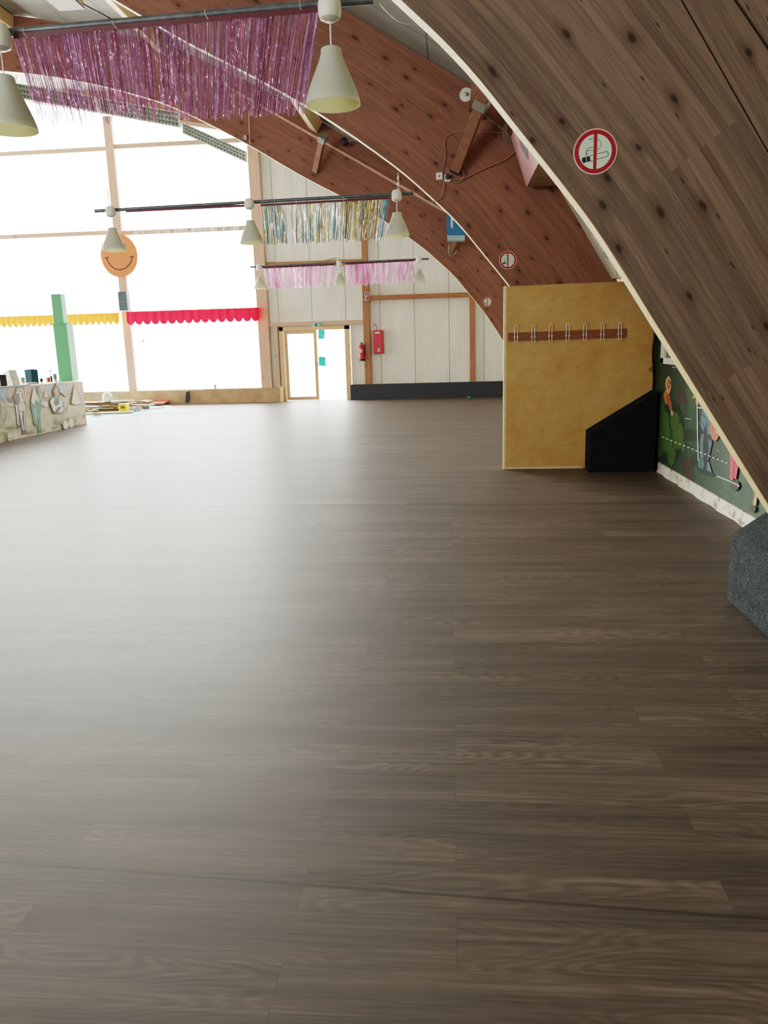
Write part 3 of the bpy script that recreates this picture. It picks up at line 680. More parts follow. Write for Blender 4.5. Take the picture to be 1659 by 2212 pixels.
def pendant(label, loc, group):
    t = thing('pendant_lamp', label, 'lamp', (0, 0, 0), group)
    m = MB(); m.lathe([(.012, .05), (.045, .04), (.060, 0), (.060, -.045), (.052, -.07), (.030, -.082), (.001, -.084)], (0, 0, 0), 28); m.build('ceiling_cup', WHITE, t, smooth=True)
    m = MB(); m.tube([(0, 0, -.08), (0, 0, -.215)], .004, 8); m.build('hanging_cord', WHITE, t)
    prof = [(.001, -.208), (.046, -.208), (.053, -.214), (.055, -.235), (.066, -.27), (.086, -.315), (.108, -.365), (.128, -.415), (.141, -.455), (.145, -.480)]
    inner = [(.142, -.480), (.137, -.455), (.124, -.415), (.104, -.365), (.082, -.315), (.062, -.27), (.05, -.24), (.001, -.225)]
    m = MB(); m.lathe(prof + inner, (0, 0, 0), 40, [0] * (len(prof)) + [1] * len(inner)); m.build('lamp_shade', [CREAM, SHIN], t, smooth=True)
    return t
proto = None
for rod, x, label, g in ((r1, 716, 'white bell pendant lamp at the right end of the near pink foil curtain', 'near'), (r1, 3, 'white bell pendant lamp cut by the left photo edge', 'near'),
        (r2, 240, 'cream bell pendant lamp in front of the orange smiling disc', 'mid'), (r2, 545, 'cream bell pendant lamp between the two halves of multicoloured foil', 'mid'), (r2, 858, 'cream bell pendant lamp at the right end of the multicoloured foil', 'mid'),
        (r3, 560, 'small cream pendant lamp at the left end of the far pink foil', 'far'), (r3, 735, 'small cream pendant lamp between the two far pink foil curtains', 'far'), (r3, 905, 'small cream pendant lamp at the right end of the far pink foil', 'far')):
    if proto is None: o = proto = pendant(label, None, 'bell pendant lamps on the poles')
    else: o = copy_tree(proto); o['label'] = label
    o.location = rod(x); q = o.location.y; e = Vector((0, 0, EYE)); o.location = e + (o.location - e) * ((q - .083) / q)
bpy.context.view_layer.update()
F_PINK = m_foil('pink_purple_foil', [(176, 132, 174), (140, 92, 124), (196, 154, 194), (118, 66, 88), (168, 124, 164), (196, 98, 124), (146, 100, 134), (228, 188, 226)], .4, .18)
F_PINK2 = m_foil('light_pink_foil', [(250, 190, 228), (232, 150, 205), (250, 200, 235), (190, 90, 140), (244, 178, 222), (252, 214, 240), (225, 140, 195)], .45, .35, .6)
F_MULTI = m_foil('gold_turquoise_silver_foil', [(156, 122, 10), (206, 190, 130), (10, 124, 176), (190, 186, 180), (140, 112, 10), (206, 200, 186), (150, 138, 176), (176, 156, 50), (20, 144, 180), (196, 192, 178)], .12, .3, .75)
F_MULTI2 = m_foil('glare_paled_foil', [(236, 230, 200), (190, 224, 232), (240, 236, 226), (200, 226, 214), (226, 214, 160), (170, 206, 226)], .8, .3, .3)  # paler copy of the multicoloured foil, window glare put into its colours
def curtain(label, group, tl, tr, bl, br_, Y, n, w, foil, band, band_px, rag, gaps, seed, ties=(), clump=9.0):
    rnd = random.Random(seed)
    A, B, Cc, D = [aY(*p, Y) for p in (tl, tr, bl, br_)]
    t = thing('foil_curtain', label, 'curtain', tuple((A + B) / 2), group)
    up = (aY(tl[0], tl[1] - band_px, Y) - A)
    m = MB(); m.hexa([A + Vector((0, -.004, 0)), B + Vector((0, -.004, 0)), B + Vector((0, .004, 0)), A + Vector((0, .004, 0)), A + up + Vector((0, -.006, 0)), B + up + Vector((0, -.006, 0)), B + up + Vector((0, .004, 0)), A + up + Vector((0, .004, 0))])
    m.build('hanging_band', band, t)
    m = MB(); ph = rnd.random() * 6
    ang = 0
    for i in range(n):
        f = (i + rnd.uniform(-.4, .4)) / n; f = min(.999, max(0, f))
        if any(g0 < f < g1 for g0, g1 in gaps) and rnd.random() < .93: continue
        dens = .5 + .5 * math.sin(f * clump * 6.28 + ph) * math.sin(f * clump * 2.3 + 1)
        if rnd.random() > .62 + .4 * dens: continue
        top = A.lerp(B, f) + Vector((0, rnd.uniform(-.012, .012), 0)); bot = Cc.lerp(D, min(1, max(0, f + rnd.gauss(0, .004)))) + Vector((0, rnd.uniform(-.02, .02), 0))
        L = 1 - abs(rnd.gauss(0, rag(f) if callable(rag) else rag))
        if rnd.random() < .08: L *= rnd.uniform(.75, 1)
        bot = top.lerp(bot, max(.3, L))
        ang += rnd.gauss(0, .5); a0 = ang * .3 + rnd.uniform(-.9, .9); tw = rnd.gauss(0, 1.2); S = 7; hw = w * rnd.uniform(.35, .65); prev = None
        wob = rnd.uniform(.0, .0018); wp = rnd.random() * 6
        for s_ in range(S + 1):
            g = s_ / S; c = top.lerp(bot, g) + Vector((wob * math.sin(g * 9 + wp), wob * math.cos(g * 7 + wp), 0)); q = a0 + tw * g + .25 * math.sin(g * 11 + wp)
            v = Vector((math.cos(q) * hw, math.sin(q) * hw, 0))
            if prev: m.poly([prev[0], prev[1], c + v, c - v], 0, [(i + .5, 0)] * 4)
            prev = (c - v, c + v)
    m.build('foil_fringe', foil, t)
    for x0, y0, x1, y1 in ties:
        m = MB(); p, q = aY(x0, y0, Y - .03), aY(x1, y1, Y - .03); mid = p.lerp(q, .5) + Vector((-.004, -.01, 0)); m.tube([p, mid, q], .0022, 5); m.build('hanging_tie', CHAIN, t)
    return t
curtain('wide pink purple foil fringe curtain on the nearest pole', 'foil fringe curtains', (30, 84), (690, 27), (90, 281), (654, 249), Y1 + .036, 1250, .0032, F_PINK, RUBY, 11,
        lambda f: .05 if f > .55 else .16, [], 3, [(50, 60, 58, 80), (242, 42, 252, 62), (442, 20, 450, 43), (648, -4, 650, 22)])
curtain('foil fringe half paled by glare in front of the big window', 'foil fringe curtains', (272, 459), (530, 447), (275, 520), (508, 524), Y2 + .036, 200, .007, F_MULTI2, RUBY, 5, .22, [(0, .06), (.8, .85)], 5, [(273, 458, 279, 468)])
curtain('gold turquoise and silver foil fringe half left of the arch', 'foil fringe curtains', (563, 446), (843, 430), (572, 531), (831, 520), Y2 + .036, 330, .0095, F_MULTI, RUBY, 5, .06, [(.2, .235)], 6, [(640, 432, 642, 446), (742, 424, 743, 440)], 6)
curtain('left half of the far pink foil fringe', 'foil fringe curtains', (568, 580), (724, 573), (577, 626), (719, 620), Y3 + .036, 150, .017, F_PINK2, RUBY, 3.5, .08, [(.2, .25)], 8)
curtain('right half of the far pink foil fringe', 'foil fringe curtains', (746, 572), (895, 564), (752, 619), (888, 613), Y3 + .036, 150, .017, F_PINK2, RUBY, 3.5, .07, [], 9)
# ------------------------------------------------------------------ louvre luminaires under the farthest arch
LUMF = plain('luminaire_frame', (178, 196, 186), .4); LUMB = plain('louvre_blades', (150, 160, 148), .35, .5); LUMD = plain('louvre_inside', (96, 104, 92), .5)
def luminaire(label, tl, tr, bl, br_, Y, hooks):
    A, B = aY(*tl, Y), aY(*tr, Y)
    ln = (B - A).length; u = (B - A).normalized(); hgt = (A.z - aY(*bl, Y).z); w = Vector((-.012, .10, -.99)).normalized(); wid = abs(hgt) * 1.12
    nrm = u.cross(w).normalized()
    if nrm.y > 0: nrm = -nrm
    t = thing('louvre_luminaire', label, 'ceiling light', tuple(A.lerp(B, .5)), 'louvred strip lights under the farthest arch')
    at = lambda f, g, d=0: A + u * (ln * f) + w * (wid * g) + nrm * d
    m = MB(); m.obox(at(.5, .5, -.045), u * ln / 2, w * wid / 2, nrm * .03); m.build('hanging_housing', LUMF, t)
    m = MB(); m.obox(at(.5, .5, -.012), u * (ln / 2 - .01), w * (wid / 2 - .01), nrm * .004); m.build('reflector', LUMD, t)
    m = MB()
    for g in (.03, .97): m.obox(at(.5, g, 0), u * ln / 2, w * .012, nrm * .018)
    for f in (.006, .994): m.obox(at(f, .5, 0), u * .012, w * wid / 2, nrm * .018)
    m.build('frame_rim', plain('luminaire_rim', (214, 226, 214), .4), t)
    m = MB(); nb = int(ln / .075)
    for i in range(1, nb): m.obox(at(i / nb, .5, 0), u * .005, w * wid * .46, nrm * .016)
    for g in (.36, .66): m.obox(at(.5, g, 0), u * ln * .49, w * .007, nrm * .017)
    for i in range(nb):
        for g0, g1 in ((.05, .35), (.37, .65), (.67, .95)):
            m.poly([at((i + .15) / nb, g1, .004), at((i + .85) / nb, g1, .004), at((i + .5) / nb, g0 + .05, .004)])
    m.build('louvre_grid', LUMB, t)
    for x0, y0, x1, y1 in hooks:
        m = MB(); p, q = aY(x0, y0, Y), aY(x1, y1, Y); m.tube([p, p.lerp(q, .5) + Vector((.01, 0, 0)), q], .008, 6); m.build('hanging_hook', GALV, t)
YL = Y3 + .06
luminaire('louvred strip light nearest the post, clear of the pink foil', (393, 264), (531, 327), (396, 285), (530, 356), YL, [(513, 294, 509, 318), (400, 246, 402, 268)])
luminaire('louvred strip light behind the pink foil, second from the post', (214, 211), (386, 243), (216, 240), (387, 268), YL, [(232, 196, 230, 214), (370, 232, 370, 240)])
luminaire('louvred strip light behind the pink foil, beside the left pendant lamp', (28, 178), (206, 209), (32, 207), (208, 238), YL, [(35, 162, 33, 180), (190, 187, 190, 206)])
# ------------------------------------------------------------------ purlins and struts
RD = Vector((-.857, 0, .515)); RN = Vector((-.515, 0, -.857))
pn = 20
for xi, (px_, names) in enumerate(((.44, 'above the wall'), (-2.78, 'second from the wall'), (-6.0, 'third from the wall'), (-9.4, 'fourth from the wall'))):
    sl = (roof_z(px_ - .3) - roof_z(px_ + .3)) / .6; rd = Vector((-1, 0, sl)).normalized(); rn = Vector((-rd.z, 0, rd.x))
    if rn.z > 0: rn = -rn
    for bi, (ya, yb, bn) in enumerate(((Y1 + TH + .01, Y2 - .01, 'nearest and middle arch'), (Y2 + TH + .01, Y3 - .01, 'middle and farthest arch'))):
        c = Vector((px_, (ya + yb) / 2, roof_z(px_))) + rn * .13
        m = MB(); m.obox(c, rd * .09, (0, (yb - ya) / 2, 0), rn * .125)
        tag(m.build('trim_%d' % pn, PURL if xi else STRUT), 'wooden purlin between %s, %s' % (bn, names), 'purlin', kind='structure'); pn += 1  # purlin above the wall gets browner wood, its shadow put into the colour
def strut(head, foot, label, conn=True):
    h, f = Vector(head), Vector(foot); t = thing('hanging_strut', label, 'strut', tuple(f), 'knee struts on the arches'); d = (h - f).normalized(); s = Vector((.857, 0, -.515)); s = (s - d * s.dot(d)).normalized(); q = d.cross(s)
    m = MB(); m.obox(h.lerp(f, .5), s * .055, q * .07, d * (h - f).length / 2); m.build('timber', STRUT, t, bevel=.005)
    if conn:
        m = MB(); m.obox(h + d * .005, s * .075, q * .085, d * .065); m.build('steel_shoe', GALV, t)
    m = MB(); m.obox(f - d * .0, s * .058, q * .073, d * .012); m.build('foot_plate', BLACK, t)
h = aY(1040, 222, Y2 - .5); f = aY(985, 368, Y2 - .03); strut(h, f, 'orange pine knee strut on the middle arch above the sockets')
h = aY(697, 300, Y3 - .7); f = aY(682, 370, Y3 - .08); strut(h, f, 'orange pine knee strut on the farthest arch below the near pendant lamp')
h = aY(1003, 470, Y3 - .6); f = aY(974, 545, Y3 - .08); strut(h, f, 'knee strut under the hanging blue box')
# conduit strip along the farthest arch and the small box
cs = MB(); P0, P1 = aY(470, 175, Y3 - .03), aY(964, 459, Y3 - .03); d = (P1 - P0).normalized(); q = Vector((-d.z, 0, d.x))
cs.obox(P0.lerp(P1, .5), d * (P1 - P0).length / 2, q * .022, (0, .022, 0)); tag(cs.build('mounted_trunking', plain('pinkish_trunking', (206, 160, 140), .5)), 'thin pinkish strip running along the farthest arch', 'trunking')
jb = thing('junction_box_mount', 'small grey junction box on the farthest arch above the post', 'box', tuple(aY(531, 298, Y3 - .04)))
a, b = aY(527, 293, Y3), aY(535, 303, Y3); box('box_cover', (a.x, Y3 - .06, b.z), (b.x, Y3 - .004, a.z), GALV, jb, .005)
m = MB(); m.tube([aY(538, 240, Y3 - .02), aY(539, 290, Y3 - .02), aY(540, 312, Y3 - .02)], .014, 6); m.build('conduit', plain('pinkish_conduit', (196, 150, 128), .5), jb)
# floodlight on the farthest arch
fl = thing('hanging_floodlight', 'dark round spotlight in the shade behind the middle arch', 'spotlight', tuple(aY(744, 306, Y3 - .3)))
m = MB(); c = aY(744, 306, Y3 - .3); m.lathe([(.001, -.1), (.07, -.08), (.075, .08), (.001, .1)], tuple(c), 16, 0, 'Y'); m.build('lamp_head', BLACK, fl)
m = MB(); m.tube([c + Vector((.08, 0, 0)), c + Vector((.25, 0, .03)), c + Vector((.4, .1, .02))], .02, 6); m.build('mount_arm', GALV, fl)
# ------------------------------------------------------------------ things on the middle arch
def wallbox(name, label, x0, y0, x1, y1, Y, d, mat, cat, extra=None):
    a, b = aY(x0, y0, Y), aY(x1, y1, Y); t = thing(name, label, cat, (a.x, Y, b.z))
    box('cover_plate', (a.x, Y - d, b.z), (b.x, Y - .003, a.z), mat, t, .004)
    if extra: extra(t, a, b)
    return t
def hole(t, a, b):
    box('socket_hole', (a.x * .6 + b.x * .4, Y2 - .034, a.z * .6 + b.z * .4), (a.x * .4 + b.x * .6, Y2 - .029, a.z * .4 + b.z * .6), BLACK, t)
wallbox('wall_socket', 'pale square wall socket left of the black plug', 942, 374, 956, 389, Y2, .03, WHITE, 'socket', hole)
def plug(t, a, b):
    c = (a + b) / 2; m = MB(); m.lathe([(.001, -.075), (.028, -.07), (.032, -.03), (.001, -.03)], (c.x + .005, Y2, c.z + .01), 16, 0, 'Y'); m.build('plug', BLACK, t)
wallbox('wall_socket', 'pale wall socket with a black plug under the knee strut', 960, 378, 973, 393, Y2, .03, WHITE, 'socket', plug)
c = aY(1007, 205, Y2); t = thing('ceiling_disc_mount', 'round white disc with grey hub high on the middle arch', 'disc', tuple(c))
m = MB(); m.lathe([(.001, -.02), (.074, -.016), (.078, -.004), (.001, -.004)], tuple(c), 32, 0, 'Y'); m.build('disc_plate', WHITE, t)
m = MB(); m.lathe([(.001, -.05), (.02, -.045), (.022, -.02), (.001, -.02)], tuple(c), 12, 0, 'Y'); m.build('hub', GALV, t)
def cable(label, pts, Y, r=.007, mat=None, d=.02):
    m = MB(); P = [aY(x, y, Y - d) for x, y in pts]
    S = []
    n = len(P)
    for i in range(n - 1):
        p0, p1, p2, p3 = [P[max(0, min(n - 1, j))] for j in (i - 1, i, i + 1, i + 2)]
        for k in range(5):
            t = k / 5; S.append(.5 * ((2 * p1) + (p2 - p0) * t + (2 * p0 - 5 * p1 + 4 * p2 - p3) * t * t + (3 * p1 - p0 - 3 * p2 + p3) * t ** 3))
    S.append(P[-1]); m.tube(S, r, 6)
    return tag(m.build('mounted_cable', mat or CAB, None, smooth=True), label, 'cable', 'cables clipped to the arches')
CAB = plain('beige_cable', (150, 118, 98), .5); CABG = plain('grey_cable', (128, 120, 112), .5)
cable('beige cable rising from the sockets and looping right across the strut', [(957, 386), (957, 365), (963, 340), (961, 312), (964, 297), (980, 287), (1010, 285), (1060, 285), (1088, 286), (1104, 275)], Y2, .0062, None, .012)
cable('orange beige cable sagging from the plug to the pink box', [(974, 388), (1000, 386), (1025, 374), (1060, 358), (1090, 346), (1112, 328)], Y2, .0062, None, .03)
cable('beige cable running down from the sockets to the lamp pole', [(958, 388), (958, 410), (953, 425), (942, 434), (930, 436), (912, 426), (894, 414), (868, 400)], Y2, .0062, None, .035)
cable('small cable loop under the strut foot', [(973, 387), (988, 393), (1000, 385), (1002, 374), (998, 368)], Y2, .006, None, .055)
cable('grey paired cables slanting under the knee strut', [(1040, 246), (1062, 262), (1086, 281)], Y2, .008, CABG, .03)
cable('grey cable beside the paired cable', [(1042, 244), (1065, 262), (1090, 280)], Y2, .006, CABG, .055)
for i in range(4):
    o = i * 4
    cable('grey cable coil beside the pink box, one of several loops', [(1090 + o * .6, 266), (1086 + o * .7, 284), (1090 + o, 302 - o * .5), (1100 + o, 312 - o * .7), (1112, 316 - o)], Y2, .005, CABG, .05 + .012 * i)
cable('curly wire end above the cable coil', [(1090, 252), (1094, 264), (1102, 268), (1108, 262)], Y2, .004, CABG, .03)
cable('wire loop under the blue box', [(970, 528), (969, 545), (974, 551), (983, 548), (986, 540)], Y3, .016, CABG, .32)
cable('thin filament hanging below the ceiling beside the nearest arch', [(820, 8), (845, 35), (870, 50), (898, 52), (915, 46)], Y1 + .6, .0016, CHAIN, 0)
cable('thin filament loop behind the nearest arch', [(1012, 138), (1008, 155), (1016, 166), (1026, 164)], Y1 + .3, .0014, CHAIN, 0)
cable('dark rope from the ceiling box to the nearest pole', [(178, 8), (210, 25), (243, 43)], Y1 + .07, .004, BLACK, .03)
cable('thin cable slack along the far wall above the pink foil', [(566, 568), (590, 566), (605, 570), (640, 571), (700, 563), (728, 556)], YF, .012, GALV, .14)
# screw eye with white wire triangle on the nearest arch
t = thing('hanging_hook', 'white triangular wire hook screwed into the edge of the nearest arch', 'hook', tuple(aY(1190, 366, Y1 + .05)))
m = MB(); m.tube([aY(x, y, Y1 + .05) for x, y in ((1184, 361), (1191, 364), (1194, 376), (1187, 370))], .003, 6, closed=True); m.build('wire_triangle', WHITE, t)
m = MB(); m.tube([aY(1191, 364, Y1 + .05), aY(1199, 361, Y1 + .05)], .004, 6); m.build('screw', GALV, t)
# pink hanging box
PK = plain('pink_painted_board', (222, 168, 172), .55, var=.06); BEI = plain('beige_box_underside', (172, 144, 118), .7); GRYP = plain('grey_ghost_paint', (138, 118, 128), .6); GRYD = plain('dark_outline_paint', (70, 52, 58), .6)
pb_ = thing('hanging_box', 'pink painted box hung high behind the nearest arch', 'box', (.95, 9.0, 3.5))
ye = Y2 - .12; yn = 8.35
A_, B_, C_, D_, E_ = aY(1139, 404, ye), aY(1105, 297, ye), aY(1115, 262, ye), aY(1225, 400, ye), Vector((1.25, ye, 4.25))
prof = [(A_.x, A_.z), (B_.x, B_.z), (C_.x, C_.z), (1.1, C_.z), (D_.x, D_.z)]
m = MB(); m.prism([(x, ye, z) for x, z in prof], (0, yn - ye, 0)); bx_ = m.build('box_body', BEI, pb_)
m = MB(); off = Vector((-.006, 0, -.002))
m.poly([Vector((A_.x, ye, A_.z)) + off, Vector((A_.x, yn, A_.z)) + off, Vector((B_.x, yn, B_.z)) + off, Vector((B_.x, ye, B_.z)) + off])
m.poly([Vector((B_.x, ye, B_.z)) + off, Vector((B_.x, yn, B_.z)) + off, Vector((C_.x, yn, C_.z)) + off, Vector((C_.x, ye, C_.z)) + off])
m.build('pink_face', PK, pb_)
pn_ = (Vector((0, 1, 0)).cross(Vector((B_.x - A_.x, 0, B_.z - A_.z)))).normalized()
if pn_.x > 0: pn_ = -pn_
cv = lambda x, y, d: aP(900 + x / 4.88, 160 + y / 4.88, Vector((A_.x, ye, A_.z)) + pn_ * (.006 + d), pn_)
blob = [(1095, 640), (1110, 620), (1135, 650), (1150, 700), (1165, 780), (1168, 830), (1175, 890), (1160, 880), (1140, 840), (1115, 800), (1095, 740), (1088, 690)]
blob2 = [(1165, 660), (1200, 690), (1240, 745), (1240, 780), (1215, 790), (1190, 750)]
painting('elephant_print', pb_, cv, [(GRYD, [[((x - 1130) * 1.12 + 1130, (y - 750) * 1.06 + 750) for x, y in blob], [((x - 1205) * 1.15 + 1205, (y - 725) * 1.1 + 725) for x, y in blob2]]), (GRYP, [blob, blob2])])
m = MB(); m.box((A_.x + .1, ye - .1, 4.2), (A_.x + .14, ye - .06, roof_z(1.05) + .01)); m.build('hanging_rod', GALV, pb_)
# blue hanging box
bl = thing('hanging_box', 'glossy blue box hung in front of the farthest arch', 'box', tuple(aY(985, 520, Y3 - .25)))
BLU = plain('glossy_blue', (30, 106, 156), .12, spec=.7); PBL = plain('pale_blue_edge', (142, 170, 178), .4)
yb0 = Y3 - .25; yb0 = Y3 - 1.0; P = lambda x, y: aY(x, y, yb0)
m = MB(); m.prism([P(965, 440), P(965, 508), P(1004, 508), P(1020, 440)], (0, .22, 0)); m.build('box_body', BLU, bl)
m = MB(); m.prism([P(966, 508.3), P(967.5, 520), P(1004, 519), P(1004, 508.3)], (0, .22, 0)); m.build('pale_bottom_edge', PBL, bl)
m = MB(); m.poly([P(974, 466) + Vector((0, -.004, 0)), P(978, 466) + Vector((0, -.004, 0)), P(978, 494) + Vector((0, -.004, 0)), P(974, 490) + Vector((0, -.004, 0))]); m.build('painted_reflection', WHITE, bl)  # white patch painted as a reflection on the glossy face
# ceiling box top left
ct = thing('ceiling_box', 'pale boxed shaft hanging from the ceiling at the top photo edge', 'box', (-6.7, 13, 7.5))
p0, p1 = aY(129, 19, 13.6), aY(181, 14, 13.6)
m = MB(); m.hexa([(p0.x, 12.6, p0.z), (p1.x, 12.6, p0.z), (p1.x, 13.6, p0.z), (p0.x, 13.6, p0.z), (p0.x - .25, 12.4, 8.4), (p1.x + .05, 12.4, 8.4), (p1.x + .05, 13.6, 8.2), (p0.x - .25, 13.6, 8.3)]); m.build('shaft', plain('tan_shaft', (190, 170, 150), .6), ct)
m = MB(); m.hexa([(p0.x - .01, 12.6, p0.z - .03), (p1.x + .01, 12.6, p0.z - .03), (p1.x + .01, 13.61, p0.z - .03), (p0.x - .01, 13.61, p0.z - .03), (p0.x - .01, 12.6, p0.z), (p1.x + .01, 12.6, p0.z), (p1.x + .01, 13.61, p0.z), (p0.x - .01, 13.61, p0.z)]); m.build('bottom_rim', plain('brown_rim', (120, 96, 80), .6), ct)
# lining: dormer strip, squiggle and cloud paint
ln_p = Vector((1.93, 0, 2.28)); ln_d = Vector((.775 - 1.93, 0, 4.16 - 2.28)).normalized(); ln_n = Vector((-ln_d.z, 0, ln_d.x))
if ln_n.x > 0: ln_n = -ln_n
def lc(s, k0): return lambda x, y, d: aP(1080 + x / 5.53, 240 + y / 5.53, ln_p + ln_n * d, ln_n)
CLD = plain('blue_grey_cloud_paint', (150, 172, 174), .6); PKC = plain('pinkish_white_paint', (222, 212, 206), .6)
painting('paint_marking', lining, lc(0, 0), [(PKC, [[(1090, 1480), (1190, 1460), (1420, 1800), (1440, 2050), (1300, 1800)]]), (CLD, [[(1240, 1640), (1310, 1650), (1340, 1690), (1290, 1770), (1240, 1750), (1230, 1700)], [(1090, 1420), (1150, 1440), (1190, 1470), (1120, 1460)]]),
    (GRYD, stroke([(845, 1060), (880, 1070), (865, 1100), (905, 1085), (880, 1125), (925, 1120), (895, 1140)], 8))])
dw = MB(); dq = [lc(0, 0)(x, y, .02) for x, y in ((1355, 1790), (1500, 1790), (1560, 1950), (1390, 1980))]
dw.prism(dq, ln_n * -.015); dwo = dw.build('dormer_board', plain('dormer_cream', (190, 178, 140), .6), lining)
dw = MB(); dq = [lc(0, 0)(x, y, .035) for x, y in ((1425, 1850), (1475, 1900), (1490, 1960), (1430, 1970))]; dw.prism(dq, ln_n * -.015); dw.build('dormer_frame', WHITE, lining)
# ------------------------------------------------------------------ yellow panel with coat rack
sp_ = thing('screen_panel', 'ochre yellow painted panel standing at the foot of the middle arch', 'panel', (1.5, 9.76, 0)); YP = 9.74
m = MB(); m.prism([(.672, YP, 0.004), (2.44, YP, 0.004), (2.44, YP, 1.1), (2.415, YP, 1.4), (2.43, YP, 1.75), (2.40, YP, 2.1), (2.36, YP, 2.25), (.672, YP, 2.235)], (0, .065, 0)); m.build('painted_board', YEL, sp_)
m = MB(); m.box((.640, YP - .004, .004), (.671, YP + .068, 2.24)); m.build('edge_strip', PINE, sp_)
m = MB(); m.box((.68, YP - .006, .004), (1.62, YP - .001, .03)); m.build('skirting_paint', plain('worn_white_paint', (196, 180, 150), .7), sp_)
c = aY(1407, 798, YP - .01); m = MB(); m.tube([(c.x + .025 * math.cos(i * PI / 8), YP - .02, c.z + .022 * math.sin(i * PI / 8)) for i in range(16)], .004, 6, closed=True); m.build('ring_hook', BLACK, sp_)
cr = thing('coat_rack', 'brown wall coat rack board with seven white double hooks on the yellow panel', 'coat rack', (1.4, YP, 1.6))
q = [aY(x, y, YP - .003) for x, y in ((1097.5, 719), (1352, 709.5), (1352, 729), (1097.5, 737))]
m = MB(); m.prism(q, (0, -.018, 0)); m.build('shelf_board', plain('reddish_brown_board', (122, 70, 46), .5), cr)
HW = plain('white_wire_hook', (232, 214, 208), .35); hproto = None
for hx, ht in ((1115, 702), (1152.3, 702), (1189.7, 700), (1227, 699), (1264.4, 698), (1302, 697), (1340, 695.8)):
    c = aY(hx, ht, YP - .03); s = .0165; y0 = YP - .030
    if hproto is None:
        m = MB(); path = [(c.x - s, y0 - .03, c.z - .205), (c.x - s, y0 - .012, c.z - .195), (c.x - s, y0, c.z - .17), (c.x - s, y0, c.z - .02)]
        path += [(c.x - s * math.cos(i * PI / 8), y0, c.z - .02 + .018 * math.sin(i * PI / 8)) for i in range(1, 8)] + [(c.x + s, y0, c.z - .02), (c.x + s, y0, c.z - .17), (c.x + s, y0 - .012, c.z - .195), (c.x + s, y0 - .03, c.z - .205)]
        m.tube(path, .0042, 8)
        for k_ in (-1, 1):
            m.sphere((c.x + k_ * s, y0, c.z - .14), .0095, 8); m.sphere((c.x + k_ * s, y0 - .032, c.z - .205), .0075, 8)
            m.tube([(c.x + k_ * s, y0, c.z - .14), (c.x + k_ * (s + .016), y0, c.z - .14)], .004, 6)
        hproto = m.build('coat_hook', HW, cr, smooth=True); c0 = c
    else:
        hk = copy_tree(hproto, cr); hk.location = (c.x - c0.x, 0, c.z - c0.z)
# padded blocks at the arch feet
t = thing('padded_block', 'black felt covered wedge block in front of the yellow panel', 'block', (2.0, 9.5, 0))
m = MB(); m.prism([(1.652, 9.42, .002), (2.43, 9.42, .002), (2.43, 9.42, .965), (1.652, 9.42, .49)], (0, .305, 0)); m.build('felt_cover', BLK, t, bevel=.012)
t = thing('padded_block', 'grey felt covered wedge block at the foot of the nearest arch', 'block', (2.0, 4.3, 0))
m = MB(); m.prism([(1.662, 3.95, .002), (2.44, 3.95, .002), (2.44, 3.95, .98), (1.662, 3.95, .425)], (0, .715, 0)); m.build('felt_cover', GREYC, t, bevel=.03)
# mural on the green wall
mz = lambda x, y, d: aX(1380 + x / 4.609, 680 + y / 4.609, XM - d)
g = lambda n, c: plain(n, c, .6, var=.14, scale=14)
G1, G2, SK, OR, TE, TD, TK, PKP, DB = g('mural_bush', (62, 88, 40)), g('mural_bush_dark', (28, 46, 26)), g('mural_skin', (206, 150, 116)), g('mural_orange', (176, 96, 60)), g('mural_steel', (76, 108, 116)), g('mural_outline', (20, 32, 32)), g('mural_trunk', (62, 48, 36)), g('mural_pink', (206, 66, 88)), g('mural_boot', (50, 44, 42))
PW = g('mural_white', (214, 214, 200)); GO = g('mural_gold', (170, 140, 60)); TAN = g('mural_tan', (180, 140, 100))
bush = [ell(225, 900, 40, 95), ell(240, 1060, 70, 110), ell(355, 1060, 48, 95), ell(410, 1190, 36, 105), ell(270, 1240, 85, 130), ell(322, 1360, 40, 150), ell(210, 1310, 40, 110), ell(385, 1230, 50, 110), ell(440, 1310, 22, 55)]
